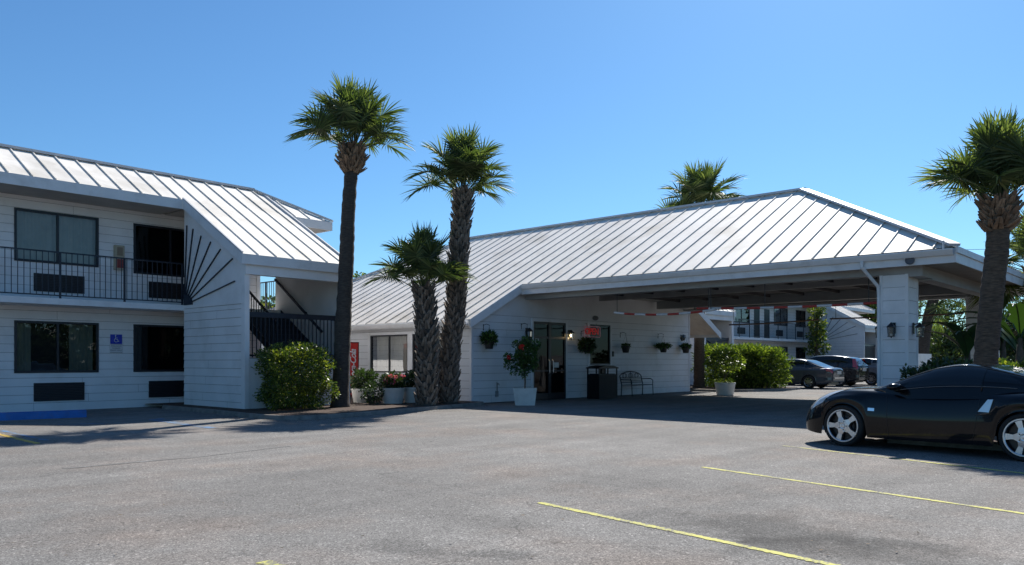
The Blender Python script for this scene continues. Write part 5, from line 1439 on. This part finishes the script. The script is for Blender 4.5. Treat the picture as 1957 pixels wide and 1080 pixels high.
# ---- black coupe
def coupe_extra(t, bp, cab, sec, yo, L):
    bp('headlight', lambda v: (.10 + .08 * v, .86 - .44 * v), (10.0, 17.5), M['headlamp'], .006)
    bp('side_marker', lambda v: (.42, .56), (21.5, 23), mat('marker_dark', (.05, .02, .01), .2), .006, nf=3)
    bp('taillight', lambda v: (L - .42 + .1 * v, L - .06), (12.5, 18), M['tail'], .006)
    # door cut lines
    for nm, fn in (('door_seam', lambda v: (1.46 + .05 * v, 1.466 + .05 * v)), ('door_seam', lambda v: (2.78 - .10 * v * v, 2.786 - .10 * v * v))):
        bp(nm, fn, (13.0, 29.5), M['black'], .0035, na=1, nf=18)
    bp('badge', lambda v: (1.20, 1.30), (20.6, 21.6), M['chrome'], .008, nf=2)
    # upright silver door handle, tapering
    for sg in (-1, 1):
        h_ = MB(); pts = [(2.89, .815), (2.96, .82), (2.915, .64), (2.775, .645)]; F_, B_ = [], []
        s_ = sec(2.88)
        def yy(z):
            return max(y for y, zz in s_ if abs(zz - z) < .06)
        for a, z in pts: F_.append((sg * (yy(z) + .016), yo(a), z))
        h_.prism(F_, (-sg * .03, 0, 0)); h_.build('door_handle', M['handle'], t)
    for sg in (-1, 1):
        m = MB(); m.lathe([(0, -.12), (.05, -.11), (.075, -.03), (.08, .04), (.07, .09), (0, .09)], 14, Matrix.Translation((sg * .92, yo(1.62), .96)) @ Matrix.Rotation(R(90), 4, 'Y') @ Matrix.Scale(1.25, 4, (0, 1, 0)) @ Matrix.Scale(.72, 4, (1, 0, 0)))
        m.tube([(sg * .80, yo(1.58), .90), (sg * .90, yo(1.62), .94)], .02, 6); m.build('wing_mirror', M['coupepaint'], t, True)
    for sg in (-1, 1):   # wipers and cowl
        w_ = MB(); w_.tube([(sg * .1 - .3, yo(1.30), .905), (sg * .1 + .25, yo(1.40), .965)], .008, 5); w_.build('wiper', M['black'], t)
    for sg in (-1, 1):
        tr_ = MB(); n = 40; tr_.tube([(sg * (cab(1.34 + (3.45 - 1.34) * i / n, .535)[0] + .004), yo(1.34 + (3.45 - 1.34) * i / n), cab(1.34 + (3.45 - 1.34) * i / n, .535)[1] + .004) for i in range(n + 1)], .007, 6); tr_.build('added_sun_rim_strip', M['trimgrey'], t, True)  # strip added along the roof edge to draw the sunlit rim line
        tr_ = MB(); tr_.tube([(sg * (cab(1.62 + 1.60 * i / n, .12)[0] + .006), yo(1.62 + 1.60 * i / n), cab(1.62 + 1.60 * i / n, .12)[1]) for i in range(n + 1)], .006, 6); tr_.build('window_trim', M['trimgrey'], t, True)
        tr_ = MB(); tr_.tube([(sg * (cab(2.79, .08 + .42 * i / 8)[0] + .006), yo(2.79), cab(2.79, .08 + .42 * i / 8)[1]) for i in range(9)], .009, 6); tr_.build('door_pillar', M['coupepaint'], t, True)
    g = MB(); g.box(-.48, .48, yo(.02), yo(-.008), .24, .46); g.build('grille', M['black'], t)
    e = MB()
    for sg in (-1, 1): e.lathe([(.05, -.06), (.05, .04), (.042, .04), (.042, -.06)], 16, Matrix.Translation((sg * .55, yo(L + .0), .26)) @ Matrix.Rotation(R(90), 4, 'X'))
    e.build('exhaust', M['chrome'], t)
M['trimgrey'] = mat('dark_trim', (.10, .10, .105), .35)
M['handle'] = mat('satin_handle', (.55, .57, .60), .3, metal=1)
M['coupepaint'] = carpaint('black_paint', (.003, .004, .006), .2, coat=.6)
coupe = dict(name='parked_coupe', L=4.25, wheels=(.80, 3.35), arch=.352, R=.325, rim=.258, ww=.235, track=.80, style='star', flare=(.035, .07), paint=M['coupepaint'], slab=False,
    top=[(0, .52), (.06, .60), (.25, .76), (.50, .875), (.85, .935), (1.3, .945), (1.8, .94), (3.3, .96), (3.9, .965), (4.12, .955), (4.25, .90)],
    sh=[(0, .44), (.1, .52), (.3, .66), (.6, .80), (.9, .84), (1.3, .82), (2.0, .80), (2.8, .84), (3.3, .89), (3.9, .87), (4.25, .78)],
    hw=[(0, .60), (.05, .70), (.15, .78), (.35, .85), (.8, .87), (1.5, .885), (2.4, .875), (3.2, .87), (3.8, .85), (4.12, .77), (4.25, .66)],
    bot=[(0, .24), (.12, .20), (.4, .17), (1.2, .165), (3.0, .175), (3.9, .22), (4.25, .30)],
    cabin=dict(a0=1.22, a1=4.02, hmax=.38, tumble=.24, roof=[(1.22, .91), (1.36, .95), (1.55, 1.03), (1.85, 1.17), (2.15, 1.274), (2.42, 1.312), (2.62, 1.300), (3.0, 1.225), (3.4, 1.115), (3.8, 1.005), (4.02, .960)],
        belt=[(1.2, .885), (1.8, .915), (2.4, .93), (3.0, .955), (4.02, .965)], hb=[(1.22, .74), (1.5, .80), (2.2, .835), (2.8, .83), (3.3, .77), (3.8, .62), (4.02, .52)],
        side=[(lambda v: 1.68 + .38 * v, lambda v: 2.78 + .12 * v * 0, .13, .50), (lambda v: 2.80, lambda v: 3.32 - .30 * v, .17, .48)],
        screens=[('windscreen', lambda v: 1.30 + .0 * v, lambda v: 1.96 + .06 * v, .56), ('rear_screen', lambda v: 3.10, lambda v: 3.86, .66)]),
    extra=coupe_extra)
hd_ = R(9.0)
fwd = Vector((math.sin(hd_), math.cos(hd_), 0)); lft = Vector((-fwd.y, fwd.x, 0))
fw_c = Vector((12.86, 4.56, 0))             # outer face of the near front wheel
ctr = fw_c - lft * .92 - fwd * (coupe['L'] / 2 - coupe['wheels'][0])
make_car(coupe, ctr, -hd_, 'black two-door coupe with chrome five-spoke wheels parked nose-left at the right edge', 'cars parked in the lot')

# ---- far cars (nose towards the motel: heading +Y)
def std_extra(kind, paintm):
    def fn(t, bp, cab, sec, yo, L):
        if kind == 'sedan':
            bp('taillight', lambda v: (L - .42 + .14 * v, L - .015), (12.5, 18), M['tail'], .008)
            bp('headlight', lambda v: (.10 + .1 * v, .62), (13, 18.5), M['headlamp'], .008)
        else:
            bp('headlight', lambda v: (.10 + .1 * v, .70), (13, 18.5), M['headlamp'], .008)
            for sg in (-1, 1):
                m = MB(); rows = []
                for i in range(9):
                    z = .92 + .55 * i / 8; a1 = L - .06 - .20 * (i / 8) ** 1.3; wdt = .10 + .16 * (1 - i / 8) ; hwz = .86 - .13 * (i / 8)
                    rows.append([(sg * hwz, yo(a1 - wdt), z), (sg * (hwz - .02), yo(a1 + .01), z), (sg * (hwz - .10), yo(a1 + .035), z)])
                m.grid(rows, flip=(sg == 1)); m.build('taillight', M['tail'], t)
        for nm, a in (('door_seam', 1.55), ('door_seam', 2.55), ('door_seam', 3.45)):
            bp(nm, lambda v, a=a: (a, a + .008), (12, 29.5), M['black'], .003, na=1, nf=14)
        bp('door_handle', lambda v: (2.35, 2.5), (17, 17.8), paintm, .02, nf=2); bp('door_handle', lambda v: (3.22, 3.37), (17, 17.8), paintm, .02, nf=2)
        pz = .86 if kind == 'sedan' else .98
        MB().box(-.26, .26, yo(L + .03), yo(L - .06), pz - .16, pz).build('number_plate', M['plate'], t)
        b = MB(); b.box(-.62, .62, yo(L + .035), yo(L - .02), .50, .56); b.build('bumper_trim', M['chrome'] if kind == 'sedan' else M['blackplastic'], t)
        for sg in (-1, 1):
            m = MB(); m.lathe([(0, -.1), (.06, -.08), (.08, .03), (0, .08)], 12, Matrix.Translation((sg * .98, yo(1.55), 1.0)) @ Matrix.Rotation(R(90), 4, 'Y')); m.build('wing_mirror', paintm, t, True)
    return fn
def sedan(paintm, name='parked_saloon'):
    return dict(name=name, L=4.83, wheels=(.95, 3.69), arch=.355, R=.322, rim=.215, ww=.21, track=.79, style='seven', flare=(.02, .02), paint=paintm, slab=True,
    top=[(0, .55), (.08, .66), (.4, .80), (1.0, .92), (1.5, .98), (2.5, 1.0), (4.0, 1.03), (4.5, 1.04), (4.75, 1.01), (4.83, .90)],
    sh=[(0, .50), (.15, .64), (.6, .78), (1.2, .87), (2.5, .90), (3.9, .94), (4.6, .93), (4.83, .80)],
    hw=[(0, .60), (.08, .74), (.3, .84), (.9, .89), (2.4, .905), (3.9, .89), (4.5, .84), (4.76, .78), (4.83, .70)],
    bot=[(0, .26), (.5, .2), (3.9, .2), (4.5, .26), (4.83, .34)],
    cabin=dict(a0=1.30, a1=4.36, hmax=.46, tumble=.22, roof=[(1.30, .965), (1.8, 1.22), (2.2, 1.40), (2.5, 1.455), (3.0, 1.46), (3.4, 1.41), (3.8, 1.27), (4.15, 1.12), (4.36, 1.04)],
        belt=[(1.3, .95), (2.5, .99), (4.36, 1.03)], hb=[(1.3, .80), (2.0, .87), (3.2, .87), (3.9, .80), (4.36, .70)],
        side=[(lambda v: 1.72 + .42 * v, lambda v: 2.52, .12, .50), (lambda v: 2.60, lambda v: 3.45, .12, .50), (lambda v: 3.49, lambda v: 3.95 - .36 * v, .10, .48)], 
        screens=[('windscreen', lambda v: 1.36, lambda v: 2.14, .56), ('rear_screen', lambda v: 3.52, lambda v: 4.24, .56)]), extra=std_extra('sedan', paintm))
def suv(paintm, name='parked_suv', h=1.66, L=4.53, style='seven'):
    k = h / 1.66
    return dict(name=name, L=L, wheels=(.92, L - .99), arch=.385, R=.345, rim=.225, ww=.22, track=.79, style=style, flare=(.015, .015), paint=paintm, slab=True,
    top=[(0, .60), (.06, .76), (.35, .95), (.9, 1.05), (1.3, 1.08), (L - .5, 1.10), (L - .06, 1.08), (L, .98)],
    sh=[(0, .55), (.15, .74), (.6, .90), (1.2, .96), (L - .8, 1.02), (L - .1, 1.0), (L, .9)],
    hw=[(0, .62), (.08, .76), (.3, .85), (.9, .895), (2.4, .905), (L - .6, .89), (L - .12, .84), (L, .78)],
    bot=[(0, .28), (.5, .22), (L - .9, .22), (L, .36)],
    cabin=dict(a0=1.05, a1=L - .03, hmax=.56 * k, tumble=.20, roof=[(1.05, 1.05), (1.6, 1.36 * k), (1.95, 1.56 * k), (2.3, 1.64 * k), (3.0, 1.66 * k), (L - .9, 1.61 * k), (L - .55, 1.55 * k), (L - .3, 1.42 * k), (L - .12, 1.20), (L - .03, 1.08)],
        belt=[(1.05, 1.03), (2.5, 1.06), (L, 1.08)], hb=[(1.05, .80), (1.9, .87), (3.4, .87), (L - .3, .80), (L - .03, .76)],
        side=[(lambda v: 1.50 + .40 * v, lambda v: 2.36, .12, .50), (lambda v: 2.44, lambda v: 3.28, .12, .50), (lambda v: 3.34 + .05 * v, lambda v: L - .50 - .25 * v, .20, .46)],
        screens=[('windscreen', lambda v: 1.12, lambda v: 1.92, .56), ('rear_screen', lambda v: L - .46, lambda v: L - .12, .56)]), extra=std_extra('suv', paintm))
gp_ = 'cars parked in the lot'
grey = carpaint('grey_paint', (.055, .062, .075), .3); dark = carpaint('dark_green_black_paint', (.012, .014, .018), .25); slate = carpaint('slate_paint', (.10, .115, .14), .3)
# sedan: near rear wheel at pixel (1545, 743)
w = onz(1545, 743); S = sedan(grey); make_car(S, (w.x + .88, w.y + (S['wheels'][1] - S['L'] / 2), 0), 0, 'dark grey saloon car parked right of the hedge, nearest of the three far cars', gp_)
S = suv(dark); w = atD(1600, 742, 42.2); make_car(S, (w.x + .88, w.y + (S['wheels'][1] - S['L'] / 2) - .1, 0), 0, 'black sport utility car with tall red tail lamps behind the grey saloon', gp_)
S = suv(slate, 'parked_hatchback', 1.52, 4.30, 'multi'); w = onz(1665, 736.5); make_car(S, (w.x + .88, w.y + (S['wheels'][1] - S['L'] / 2), 0), 0, 'slate grey hatchback half hidden by the near pillar', gp_)
